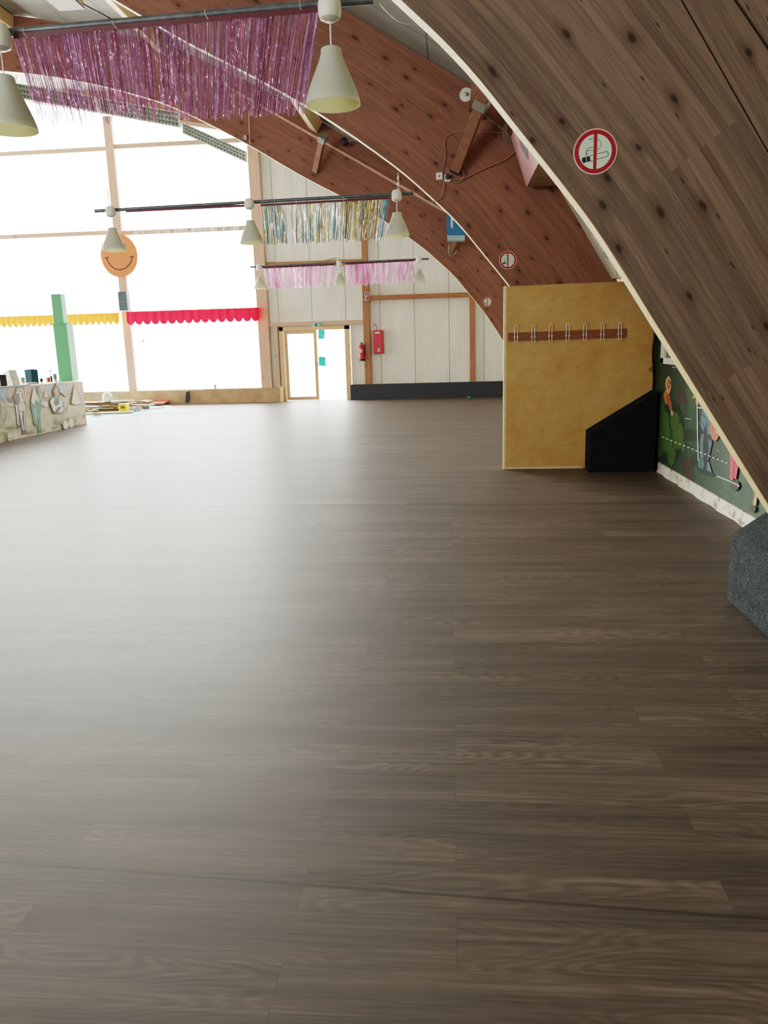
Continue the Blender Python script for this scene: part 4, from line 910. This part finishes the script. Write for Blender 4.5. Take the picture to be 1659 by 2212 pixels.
painting('mural_print', wall_right, mz, [
    (TK, [[(430, 1430), (530, 1425), (556, 1700), (440, 1690)], [(402, 720), (440, 720), (485, 885), (380, 892)]]),
    (G2, [ell(300, 1160, 150, 330), ell(520, 1200, 90, 60), ell(560, 1440, 40, 60)]), (G1, bush), (G2, stroke([(300, 1000), (310, 1080), (320, 1180), (345, 1330)], 10) + stroke([(245, 830), (255, 930)], 8)),
    (OR, [[(245, 790), (270, 740), (300, 790), (325, 890), (332, 950), (318, 965), (290, 890), (265, 890), (248, 820)]]), (SK, [[(270, 640), (298, 605), (320, 650), (322, 720), (304, 785), (275, 765), (264, 690)], ell(330, 980, 11, 26), ell(580, 860, 14, 50)]),
    (TD, stroke([(285, 680), (290, 730), (285, 745)], 7) + stroke([(300, 700), (306, 735)], 7) + stroke([(296, 650), (312, 690)], 12) + stroke([(280, 800), (300, 870), (322, 940)], 5)),
    (TD, [[(622, 925), (710, 965), (725, 1210), (735, 1270), (705, 1400), (690, 1470), (735, 1590), (665, 1580), (650, 1560), (640, 1570), (583, 1545), (583, 1440), (600, 1270), (610, 1180), (592, 1080)], ell(640, 1550, 40, 26), ell(700, 1590, 50, 20)]),
    (TE, [[(632, 945), (698, 965), (672, 1075), (640, 1165), (606, 1080)], [(690, 985), (716, 1000), (714, 1195), (680, 1190), (675, 1090)], [(622, 1185), (648, 1190), (638, 1290), (642, 1430), (612, 1432), (608, 1270)], [(692, 1225), (724, 1265), (700, 1395), (690, 1455), (684, 1440), (698, 1330)], [(592, 1440), (638, 1435), (648, 1500), (636, 1540), (592, 1520)], [(678, 1470), (700, 1465), (728, 1570), (676, 1550)]]),
    (TD, stroke([(625, 985), (660, 1020), (700, 1030)], 6) + stroke([(612, 1050), (650, 1100)], 6) + stroke([(680, 1100), (714, 1105)], 6) + stroke([(606, 1270), (640, 1285)], 6) + stroke([(608, 1350), (640, 1360)], 5) + stroke([(692, 1330), (715, 1335)], 5) + stroke([(615, 1440), (622, 1535)], 4)),
    (PW, stroke([(580, 915), (585, 1200), (592, 1450)], 9)), (GO, [[(533, 812), (590, 790), (594, 810), (542, 838)]]),
    (OR, [ell(757, 1130, 48, 130, 30)]), (TAN, [[((x - 757) * .8 + 757, (y - 1130) * .86 + 1130) for x, y in ell(757, 1130, 46, 126, 30)]]), (OR, [ell(757, 1130, 34, 102, 30)]), (PW, stroke([(738, 1090), (760, 1085), (775, 1110)], 7) + stroke([(765, 1150), (770, 1180)], 6)), (TD, stroke([(742, 1100), (748, 1125), (770, 1120), (766, 1160)], 5)),
    (DB, [ell(955, 1700, 46, 52)]), (PKP, [[(908, 1335), (960, 1340), (995, 1470), (966, 1645), (945, 1625), (938, 1650), (906, 1640)]]), (TD, stroke([(960, 1430), (945, 1540), (940, 1640)], 6)),
    (TAN, [[(1150, 1785), (1180, 1790), (1165, 1900), (1135, 1890)]]), (DB, [ell(1130, 1930, 36, 36)]),
    (PW, stroke([(780, 1608), (840, 1630), (900, 1655), (1000, 1705)], 9) + sum([stroke([(230 + i * 42, 1215 + i * 17), (250 + i * 42, 1222 + i * 17)], 8) for i in range(0, 16)], []) + sum([stroke([(335 + i * 22, 522), (345 + i * 22, 524)], 8) for i in range(4)], []) + stroke([(590, 925), (640, 930), (670, 945)], 10) + stroke([(460, 1030), (520, 1040)], 6))], .0008)
# small window in the mural wall
w4 = thing('window_4', 'small white framed window at the top of the green mural wall', 'window', (XM, 9.2, 1.4), kind='structure')
c0_ = aX(1435, 785, XM); y1w, y0w = c0_.y, c0_.y - 1.2; zb = c0_.z
m = MB()
for a, c in (((y0w, zb), (y1w, zb + .07)), ((y1w - .14, zb), (y1w, 2.2)), ((y0w, zb), (y0w + .1, 2.2))): m.box((XM - .05, a[0], a[1]), (XM - .001, c[0], c[1]))
m.build('window_frame', WHITE, w4, bevel=.006)
m = MB(); m.box((XM - .02, y0w + .1, zb + .07), (XM - .012, y1w - .14, 2.2)); m.build('pane', plain('brown_reflecting_pane', (88, 66, 34), .1), w4)  # opaque pane, the wood it reflects is put into its brown colour

# ------------------------------------------------------------------ painted counter
XC, YE, ZC = -8.25, 16.82, .965
ct = thing('bar_counter', 'bar counter with painted western scene on its front, left photo edge', 'counter', (XC - .4, 14.4, 0))
m = MB(); m.prism([(XC, 12.0, .004), (XC, YE, .004), (XC, YE, ZC), (XC, 12.0, ZC + .045)], (-.62, 0, 0)); m.build('counter_body', plain('counter_rock_paint', (196, 160, 136), .6), ct)
m = MB(); m.prism([(XC + .012, 11.9, ZC + .0465), (XC + .012, 15.2, ZC + .018), (XC - .05, YE - .01, ZC + .003), (XC - .6, YE - .01, ZC + .003), (XC - .6, 11.9, ZC + .0465)], (0, 0, .022)); m.build('worktop', plain('cream_worktop', (222, 208, 184), .4), ct)
m = MB(); m.prism([(XC + .016, 11.9, ZC + .05), (XC + .016, 14.6, ZC + .026), (XC - .06, 15.3, ZC + .022), (XC - .08, 15.3, ZC + .022), (XC + .0, 14.6, ZC + .026), (XC + .0, 11.9, ZC + .05)], (0, 0, .026)); m.build('dark_rim', BLACK, ct)
m = MB(); m.box((XC + .001, 12.0, .003), (XC + .006, YE, .022)); m.build('plinth_strip', plain('dark_plinth', (100, 70, 62), .6), ct)
cz = lambda x, y, d: aX(x / 8.295, 760 + y / 8.295, XC + d)
p_ = lambda n, c: plain(n, c, .6, var=.1, scale=10)
SKY, ROCK, RKL, HWH, HBR, CAC, CAD, OUT, GRS, STN, FEA = p_('west_sky', (150, 178, 204)), p_('west_rock', (208, 168, 146)), p_('west_rock_line', (150, 110, 92)), p_('west_white', (226, 220, 204)), p_('west_brown', (112, 98, 88)), p_('west_cactus', (84, 134, 104)), p_('west_cactus_dark', (50, 88, 66)), p_('west_outline', (66, 56, 50)), p_('west_grass', (112, 116, 66)), p_('west_stone', (218, 214, 190)), p_('west_feather', (196, 206, 192))
def tuft(cx, cy, n, h, w):
    rr = random.Random(int(cx)); out = []
    for i in range(n):
        x = cx + (i / (n - 1) - .5) * w; tx = x + (i / (n - 1) - .5) * w * .7 + rr.uniform(-12, 12); th = h * rr.uniform(.55, 1)
        out.append([(x - 7, cy), (x + 7, cy), (tx, cy - th)])
    return out
bgp = [(0, 660), (1480, 532), (1560, 1320), (0, 1650)]
feath = []
for i in range(9):
    a = math.radians(-105 + i * 17); b = (1050 + 30 * math.cos(a), 690 + 40 * math.sin(a)); L_ = 130; e = (1050 + (30 + L_) * math.cos(a) , 700 + (40 + L_) * math.sin(a)); n_x, n_y = -math.sin(a) * 15, math.cos(a) * 15
    feath.append([(b[0] - n_x * .5, b[1] - n_y * .5), (e[0] - n_x, e[1] - n_y), (e[0] + 12 * math.cos(a), e[1] + 12 * math.sin(a)), (e[0] + n_x, e[1] + n_y), (b[0] + n_x * .5, b[1] + n_y * .5)])
painting('scene_print', ct, cz, [
    (SAND, [bgp]), (ROCK, [[(0, 662), (1480, 534), (1500, 780), (1430, 770), (1190, 745), (740, 770), (560, 865), (130, 880), (0, 880)], [(1480, 534), (1500, 780), (1560, 1320), (1440, 1330), (1420, 1200), (1500, 1100)]]),
    (SKY, [[(0, 668), (150, 656), (108, 860), (0, 872)], [(808, 606), (950, 592), (930, 690), (872, 716), (820, 684)], [(1170, 572), (1240, 564), (1238, 606), (1175, 606)]]),
    (RKL, stroke([(150, 656), (108, 760), (130, 870)], 8) + stroke([(470, 720), (560, 745)], 6) + stroke([(440, 770), (500, 770)], 6) + stroke([(250, 700), (200, 790), (150, 800)], 6) + stroke([(700, 610), (730, 700), (760, 770)], 6) + stroke([(1190, 740), (1300, 745)], 6) + stroke([(1330, 545), (1310, 620)], 6) + stroke([(1430, 770), (1500, 775)], 7) + [ell(1040, 1105, 125, 13), ell(1370, 945, 150, 10), ell(820, 830, 70, 9), ell(250, 985, 140, 8), [(1450, 1180), (1520, 1100), (1530, 1180)]]),
    (HBR, [[(140, 800), (180, 850), (240, 790), (250, 860), (200, 920), (150, 880)]]),
    (OUT, [[(295, 630), (420, 622), (448, 722), (425, 756), (390, 752), (412, 820), (452, 890), (468, 930), (458, 1180), (480, 1410), (402, 1430), (360, 1210), (345, 1160), (340, 1320), (304, 1320), (292, 1150), (262, 930), (240, 800)]]),
    (HWH, [[(308, 650), (405, 640), (436, 715), (420, 742), (378, 738), (398, 820), (438, 885), (380, 915), (320, 910), (262, 820), (300, 700)], [(322, 925), (436, 900), (444, 980), (408, 1070), (344, 1050)], [(272, 935), (312, 960), (334, 1150), (328, 1305), (312, 1305), (302, 1150)], [(346, 1065), (404, 1082), (396, 1200), (434, 1405), (412, 1410), (372, 1200)], [(424, 985), (456, 935), (448, 1180), (466, 1405), (446, 1405), (432, 1200)]]),
    (HBR, [[(232, 790), (300, 745), (342, 735), (362, 885), (320, 918), (292, 940), (262, 860)]]), (OUT, stroke([(335, 655), (345, 700), (400, 715)], 9) + stroke([(402, 640), (398, 700)], 8) + stroke([(320, 905), (380, 918), (445, 885)], 9) + [[(308, 1335), (372, 1300), (392, 1360), (318, 1372)], [(404, 1412), (480, 1412), (492, 1472), (400, 1484)]]),
    (CAC, [[(664, 610), (700, 608), (722, 800), (746, 880), (742, 1040), (720, 1100), (748, 1450), (682, 1465), (680, 1332), (622, 1322), (592, 1222), (576, 1082), (550, 1000), (556, 880), (612, 960), (640, 850), (692, 930), (676, 800)]]), (HWH, [[(600, 625), (556, 885), (612, 962), (640, 852), (692, 930), (688, 800)]] + stroke([(622, 1000), (640, 1120), (656, 1215)], 15)), (CAD, stroke([(600, 625), (690, 805)], 7) + stroke([(600, 625), (552, 890)], 7) + stroke([(610, 1290), (660, 1310), (690, 1270), (690, 1180)], 8) + stroke([(640, 850), (690, 930)], 7)),
    (HWH, [[(820, 665), (784, 805), (866, 822)], ell(818, 930, 52, 54), ell(770, 930, 30, 40)]), (OUT, stroke([(820, 665), (866, 822)], 5) + stroke(arc(818, 930, 52, 54, 90, 400), 6) + stroke([(960, 760), (880, 830), (870, 760)], 6)),
    (OUT, [[(sum(p[0] for p in f) / len(f) + (x - sum(p[0] for p in f) / len(f)) * 1.12, sum(p[1] for p in f) / len(f) + (y - sum(p[1] for p in f) / len(f)) * 1.35) for x, y in f] for f in feath]), (FEA, feath), (OUT, [[(972, 640), (1010, 590), (1060, 640), (1072, 760), (1050, 860), (1000, 870), (975, 800), (950, 720)]]), (TAN, [[(975, 660), (1020, 620), (1046, 660), (1050, 760), (1020, 840), (990, 800), (985, 730), (950, 715)]]),
    (OUT, [[(890, 915), (905, 850), (965, 800), (1060, 880), (1110, 830), (1150, 960), (1150, 1070), (1030, 1110), (970, 1100)]]), (HWH, [[(898, 905), (912, 855), (965, 812), (985, 860), (960, 900), (980, 960), (1030, 965), (1062, 925), (1062, 880), (1106, 845), (1128, 960), (1085, 1000), (1060, 980), (1030, 1000), (990, 1060), (965, 1085), (918, 955)], [(1040, 1085), (1080, 1030), (1120, 980), (1140, 990), (1136, 1060), (1080, 1085)]]),
    (HWH, [[(1342, 580), (1450, 870), (1440, 930), (1340, 945), (1285, 930), (1285, 890)]]), (STN, stroke([(1340, 600), (1325, 935)], 7) + stroke([(1345, 600), (1385, 930)], 7) + stroke([(1350, 620), (1430, 920)], 6)), (OUT, stroke([(1342, 575), (1280, 900)], 5) + stroke([(1342, 575), (1452, 870)], 6)),
    (GRS, tuft(210, 1380, 11, 130, 150) + tuft(90, 1470, 7, 60, 90) + tuft(580, 1470, 7, 150, 60) + tuft(770, 1430, 6, 110, 60) + tuft(1110, 1290, 14, 190, 190) + tuft(1310, 1260, 12, 190, 120) + tuft(1010, 1370, 6, 90, 60) + tuft(1400, 1330, 6, 90, 50) + tuft(1190, 1060, 4, 120, 20)),
    (STN, [ell(185, 1520, 52, 80), ell(275, 1510, 36, 52), ell(1180, 1310, 52, 76), ell(1275, 1270, 44, 82), ell(60, 945, 36, 46)]), (OUT, stroke(arc(185, 1520, 52, 80, 20, 300), 5) + [ell(180, 1550, 10, 10), ell(208, 1552, 9, 9)] + stroke(arc(-120, 1080, 240, 330, -60, 70, 20), 10) + stroke(arc(-120, 1080, 215, 300, -60, 70, 20), 6) + stroke([(0, 1020), (30, 1150), (10, 1080)], 8)),
    (RKL, stroke([(0, 1652), (1560, 1322)], 8) + stroke([(1250, 1340), (1252, 1380)], 6))], .0012)
# green two-tier tower standing on the counter end
GT = plain('mint_green_paint', (112, 196, 140), .5, var=.04); ty0, ty1 = 16.47, 16.77
t = thing('green_tower', 'mint green two tier box tower standing on the end of the painted counter', 'tower', (-8.5, 16.6, ZC))
pL, pR, pt = aY(128, 822, ty0), aY(157, 823, ty0), aY(122, 700, ty0)
box('lower_box', (pL.x, ty0, ZC + .032), (pR.x, ty1, pt.z), GT, t, .004)
pt2 = aY(118, 635, ty0); wd = pR.x - pL.x
box('top_ledge', (pL.x - .015, ty0 - .012, pt.z + .001), (pR.x + .01, ty1 + .01, pt.z + .015), GT, t)
box('upper_box', (pL.x + .02, ty0 + .02, pt.z + .016), (pL.x + .02 + wd * .72, ty0 + .22, pt2.z), GT, t, .004)
# things on the counter
XI = -8.62; ZT = ZC + .048
def on_counter(px, w, h, y_off=0): 
    c = aX(px, 826, XI); k = c.y / 1661 * 1.13
    return c.y, w * k, h * k
def citem(name, label, cat, px, w, h, mats, shape):
    y, ww, hh = on_counter(px, w, h); t = thing(name, label, cat, (XI, y, ZT)); shape(t, y, ww, hh, mats); return t
ZB = lambda y: ZC + .026 + max(0, (16.8 - y)) * .0092 + .001
def s_box(t, y, w, h, mats):
    # long side faces the viewer diagonally
    z = ZB(y); m = MB(); m.obox((XI, y, z + h / 2), (w * .42, -w * .24, 0), (w * .15, w * .26, 0), (0, 0, h / 2)); m.build('case_body', mats[0], t, bevel=.006)
    if len(mats) > 1:
        m = MB(); m.obox((XI, y, z + h * .2) + Vector(()) if False else Vector((XI + .02 * w - .5 * w * .15, y - w * .26 - w * .01, z + h * .2)), (w * .14, -w * .08, 0), (.003, .005, 0), (0, 0, h * .07)); m.build('case_label', mats[1], t)
def s_box_top(t, y, w, h, mats):
    s_box(t, y, w, h, mats); z = ZB(y) + h; m = MB()
    for i in range(7): m.tube([(XI + (i - 3) * w * .1, y - (i - 3) * w * .05, z - .003), (XI + (i - 3) * w * .12, y - (i - 3) * w * .05, z + .015 + .02 * (i % 3))], .006, 5)
    m.build('top_knobs', mats[0], t)
def s_glass(t, y, w, h, mats):
    z = ZB(y); m = MB(); r = w * .42; m.lathe([(.001, z), (r * .7, z), (r * .75, z + h * .1), (r * .9, z + h * .25)], (XI, y, 0), 18); m.build('glass_base', mats[1], t, smooth=True)
    m = MB(); m.lathe([(r * .9, z + h * .251), (r, z + h), (r * .9, z + h), (r * .8, z + h * .28), (.001, z + h * .26)], (XI, y, 0), 18); m.build('glass_bowl', mats[0], t, smooth=True)
def s_lean(t, y, w, h, mats):
    z = ZB(y); u = Vector((.86, -.5, 0)); n = Vector((.5, .86, 0)); c = Vector((XI, y, z))
    P4 = [c - u * w * .5, c + u * w * .62, c + u * w * .2 + Vector((0, 0, h)), c - u * w * .5 + Vector((0, 0, h * .86))]
    m = MB(); m.prism([p - n * .08 for p in P4], n * .16); m.build('cover_body', mats[0], t)
    m = MB(); f = lambda a, b: c - n * .083 + u * w * a + Vector((0, 0, h * b))
    for a, b, q in ((-.35, .6, .05), (.2, .22, .07), (-.4, .3, .06)): m.poly([f(a + q * math.cos(i * PI / 5), b + q * 1.2 * math.sin(i * PI / 5)) for i in range(10)])
    m.poly([f(-.45, .04), f(-.15, .04), f(-.15, .2), f(-.45, .16)]); m.build('spot_print', mats[1], t)
TDK = plain('petrol_box', (40, 78, 92), .8, spec=.15); CLR = plain('misty_glass', (150, 178, 186), .2, trans=.3); RDB = plain('tomato_red', (206, 70, 60), .5)
citem('coffee_machine', 'black appliance on the counter at the left photo edge', 'appliance', 2, 22, 22, (BLACK, GALV), s_box)
citem('appliance_cover', 'white sloping appliance with black spots on the counter', 'appliance', 26, 28, 29, (WHITE, BLACK), s_lean)
citem('drinking_glass', 'short misty glass between the white appliance and petrol box', 'glass', 50, 10, 13, (CLR, WHITE), s_glass)
citem('storage_box', 'petrol blue box with small red label on the counter', 'box', 70, 24, 27, (TDK, RDB), s_box_top)
citem('small_jar', 'tiny dark and white jar right of the petrol box', 'jar', 90, 7, 8, (BLACK, WHITE), s_glass)
citem('red_package', 'small red packet on the counter', 'packet', 104, 8, 9, (RDB, WHITE), s_box)
citem('black_package', 'small black packet beside the red packet', 'packet', 111, 6, 11, (BLACK, WHITE), s_box)
citem('drinking_glass', 'taller grey glass next to the green tower', 'glass', 120, 9, 15, (CLR, WHITE), s_glass)
y, w_, h_ = on_counter(98, 10, 24); t = thing('beer_tap', 'thin white tap with dark handle on the counter', 'tap', (XI - .02, y + .35, ZT)); 
m = MB(); m.tube([(XI - .02, y + .3, ZB(y + .3)), (XI - .02, y + .3, ZB(y) + .22)], .012, 8); m.build('stand', WHITE, t)
m = MB(); m.tube([(XI - .08, y + .32, ZB(y) + .23), (XI + .05, y + .26, ZB(y) + .235)], .012, 8); m.build('handle', GALV, t)
y, w_, h_ = on_counter(58, 10, 24); t = thing('saucer', 'flat white dish with spoon in front of the glass', 'dish', (XI + .2, y - .2, ZT))
m = MB(); m.lathe([(.001, ZB(y)), (.07, ZB(y)), (.12, ZB(y) + .03), (.11, ZB(y) + .03), (.06, ZB(y) + .008), (.001, ZB(y) + .008)], (XI + .2, y - .2, 0), 20); m.build('dish_bowl', WHITE, t, smooth=True)
# ------------------------------------------------------------------ rubble by the window
rn_ = random.Random(11)
SC = [wood_simple('scrap_pale', (150, 116, 80), (186, 152, 110), 'X'), plain('scrap_card', (150, 108, 70), .8), plain('scrap_grey', (96, 80, 66), .8), plain('scrap_cream', (200, 176, 140), .7)]
zt = .008
spots = [(200, 884, 1.6, .10, .05, 0), (232, 884, 1.9, .12, .04, 2), (218, 880, 1.3, .14, .05, 1), (250, 880, 1.4, .09, .04, 0), (205, 876, 1.2, .2, .05, 3), (230, 873, 1.5, .12, .05, 1), (262, 872, 1.3, .1, .05, 0), (285, 870, 1.2, .1, .04, 3), (246, 877, 1.0, .1, .06, 2), (215, 871, .9, .2, .04, 0), (240, 880, 1.5, .16, 0, 1), (225, 879, 1.2, .2, 0, 2), (200, 876, 1.0, .16, 0, 0), (252, 878, .9, .14, 0, 3)]
for i, (px, py, l, w, h, mi) in enumerate(spots):
    p = aZ(px, py); a = rn_.uniform(-.32, .32); z = .008 + .020 * i; p.y = 20.2 + max(-.28, min(.28, (p.y - 20.2) * .3)); p.x = aY(px, 880, p.y).x
    m = MB(); m.obox((p.x, p.y, z + .009), (l / 2 * math.cos(a), l / 2 * math.sin(a), 0), (-w * math.sin(a), w * math.cos(a), 0), (0, 0, .0085))
    tag(m.build('scrap_board', SC[mi]), 'scrap board in the rubble heap between counter and low parapet', 'board', 'scrap boards in the rubble heap')
p = aZ(235, 894); m = MB(); m.obox((p.x, p.y, .03), (.62, .1, 0), (-.06, .16, 0), (0, 0, .015)); tag(m.build('scrap_plank', SC[3]), 'long pale plank lying at the front of the rubble heap', 'plank')
p = aZ(210, 898)
for i in range(8):
    q = p + Vector((rn_.uniform(-.12, .15), rn_.uniform(-.12, .12), 0)); a = rn_.uniform(0, 3)
    m = MB(); pts = [Vector((q.x + .13 * rn_.uniform(.5, 1) * math.cos(k_ * PI / 3 + a), q.y + .13 * rn_.uniform(.5, 1) * math.sin(k_ * PI / 3 + a), .01 + .024 * i + rn_.uniform(0, .008))) for k_ in range(6)]
    m.prism(pts, (0, 0, .012)); tag(m.build('cardboard_scrap', plain('scrap_orange', (214, 150, 60), .7) if i % 3 == 0 else SC[1 + i % 3]), 'crumpled scrap piece in the small heap nearest the counter', 'scrap', 'crumpled scraps in the small heap')
p = aY(234, 878, 20.2); bm_ = MB(); rr = random.Random(4)
prof = [(.001, .305), (.07, .30), (.12, .33), (.135, .40), (.12, .47), (.07, .52), (.001, .54)]
bm_.lathe(prof, (p.x, p.y, 0), 14); 
for i in range(len(bm_.v)): bm_.v[i] += Vector((rr.uniform(-.015, .015), rr.uniform(-.015, .015), rr.uniform(-.012, .012)))
tag(bm_.build('plastic_bag', WHITE, None, smooth=True), 'white crumpled plastic bag on top of the rubble heap', 'bag')
p = aZ(269, 891); t = thing('tool_case', 'yellow box with dark window in front of the rubble heap', 'box', (p.x, p.y, 0)); YB = plain('safety_yellow', (246, 204, 40), .45)
box('box_body', (p.x - .11, p.y - .1, .003), (p.x + .11, p.y + .1, .22), YB, t, .01); box('box_window', (p.x - .05, p.y - .105, .11), (p.x + .07, p.y - .1, .18), plain('olive_window', (90, 80, 40), .5), t)
box('top_flap', (p.x - .11, p.y - .09, .221), (p.x + .11, p.y + .09, .235), plain('scrap_cream2', (240, 226, 170), .7), t)
p = aZ(346, 875); m = MB(); m.obox((p.x, p.y, .08), (.2, .02, 0), (-.02, .35, .02), (0, 0, .02)); tag(m.build('red_board', plain('dull_red_board', (190, 84, 70), .6)), 'dull red board lying right of the rubble heap', 'board')
p = aZ(312, 884); m = MB(); m.tube([(p.x - .2, p.y - .1, .05), (p.x + .1, p.y + .1, .05)], .048, 12, cap=False); m.tube([(p.x - .2, p.y - .1, .05), (p.x + .1, p.y + .1, .05)], .040, 12, cap=True)
tag(m.build('carpet_roll', plain('roll_grey', (120, 108, 96), .8)), 'short grey rolled offcut in front of the red board', 'roll')
p = aZ(333, 884); m = MB(); m.obox((p.x, p.y, .015), (.14, .35, .0), (-.02, .01, 0), (0, 0, .012)); tag(m.build('wooden_batten', SC[3]), 'thin pale batten lying beside the rolled offcut', 'batten')
p = aZ(305, 876); m = MB()
for i in range(8):
    f0, f1 = i / 8, (i + 1) / 8; g_ = lambda f: .02 + .13 * math.sin(f * 2.4)
    m.hexa([(p.x - .3 + .6 * f0, p.y - .25, g_(f0)), (p.x - .3 + .6 * f1, p.y - .25, g_(f1)), (p.x - .3 + .6 * f1, p.y + .25, g_(f1)), (p.x - .3 + .6 * f0, p.y + .25, g_(f0)), (p.x - .3 + .6 * f0, p.y - .25, g_(f0) + .012), (p.x - .3 + .6 * f1, p.y - .25, g_(f1) + .012), (p.x - .3 + .6 * f1, p.y + .25, g_(f1) + .012), (p.x - .3 + .6 * f0, p.y + .25, g_(f0) + .012)])
tag(m.build('bent_sheet', plain('offcut_beige', (206, 190, 168), .7)), 'bent beige flooring offcut left of the red board', 'offcut')
# green ball
p = aZ(1013, 862); m = MB(); m.sphere((p.x, p.y, .042), .04, 10); tag(m.build('play_ball', plain('ball_green', (30, 150, 84), .35), None, smooth=True), 'small green ball on the floor near the anthracite base board', 'ball')

# ------------------------------------------------------------------ left side wall with glazing (outside the frame, lets daylight in)
lw = MB(); lw.box((-23.6, -3.2, 0), (-23.5, YF, .4)); lw.box((-23.6, -3.2, .4), (-23.5, 12, 4.0)); lw.box((-23.6, -3.2, 4.0), (-23.5, YF, 5.6))
for y in (-3.2, 4.4, 9.8, 17.7, 22.8): lw.box((-23.6, y, .4), (-23.5, y + .2, 4.0))
tag(lw.build('wall_left', LIN), 'left side wall with long window band', 'wall', kind='structure')
# ------------------------------------------------------------------ daylight
wd = bpy.data.worlds.new('daylight'); bpy.context.scene.world = wd; wd.use_nodes = True
nt = wd.node_tree; bg = nt.nodes['Background']; bg.inputs[0].default_value = (.985, 1.0, .95, 1); bg.inputs[1].default_value = WORLD = 8.0
def portal(name, loc, rot, sx, sy):
    l = bpy.data.lights.new(name, 'AREA'); l.shape = 'RECTANGLE'; l.size = sx; l.size_y = sy; l.cycles.is_portal = True
    o = bpy.data.objects.new(name, l); C.objects.link(o); o.location = loc; o.rotation_euler = rot
portal('window_daylight', (-14.5, YF + .25, 4.3), (-PI / 2, 0, 0), 18.2, 8.6)
portal('door_daylight', (-4.0, YF + .25, 1.05), (-PI / 2, 0, 0), 2.1, 2.1)
portal('side_daylight', (-23.75, 17.3, 2.2), (0, -PI / 2, 0), 3.8, 11.5)
portal('front_fill_daylight', ((FWX0 + FWX1) / 2, -3.45, (FW0 + FW1) / 2), (PI / 2, 0, 0), FWX1 - FWX0, FW1 - FW0)  # daylight through the added opening behind the viewer, as fill
sc = bpy.context.scene
sc.view_settings.view_transform = 'Filmic'; sc.view_settings.look = 'Medium High Contrast'; sc.view_settings.exposure = 1.75
sc.cycles.max_bounces = 8; sc.cycles.diffuse_bounces = 5; sc.cycles.glossy_bounces = 3; sc.cycles.transparent_max_bounces = 12; sc.cycles.transmission_bounces = 4
sc.cycles.use_denoising = True; sc.cycles.sample_clamp_indirect = 8
sc.cycles.caustics_reflective = False; sc.cycles.caustics_refractive = False
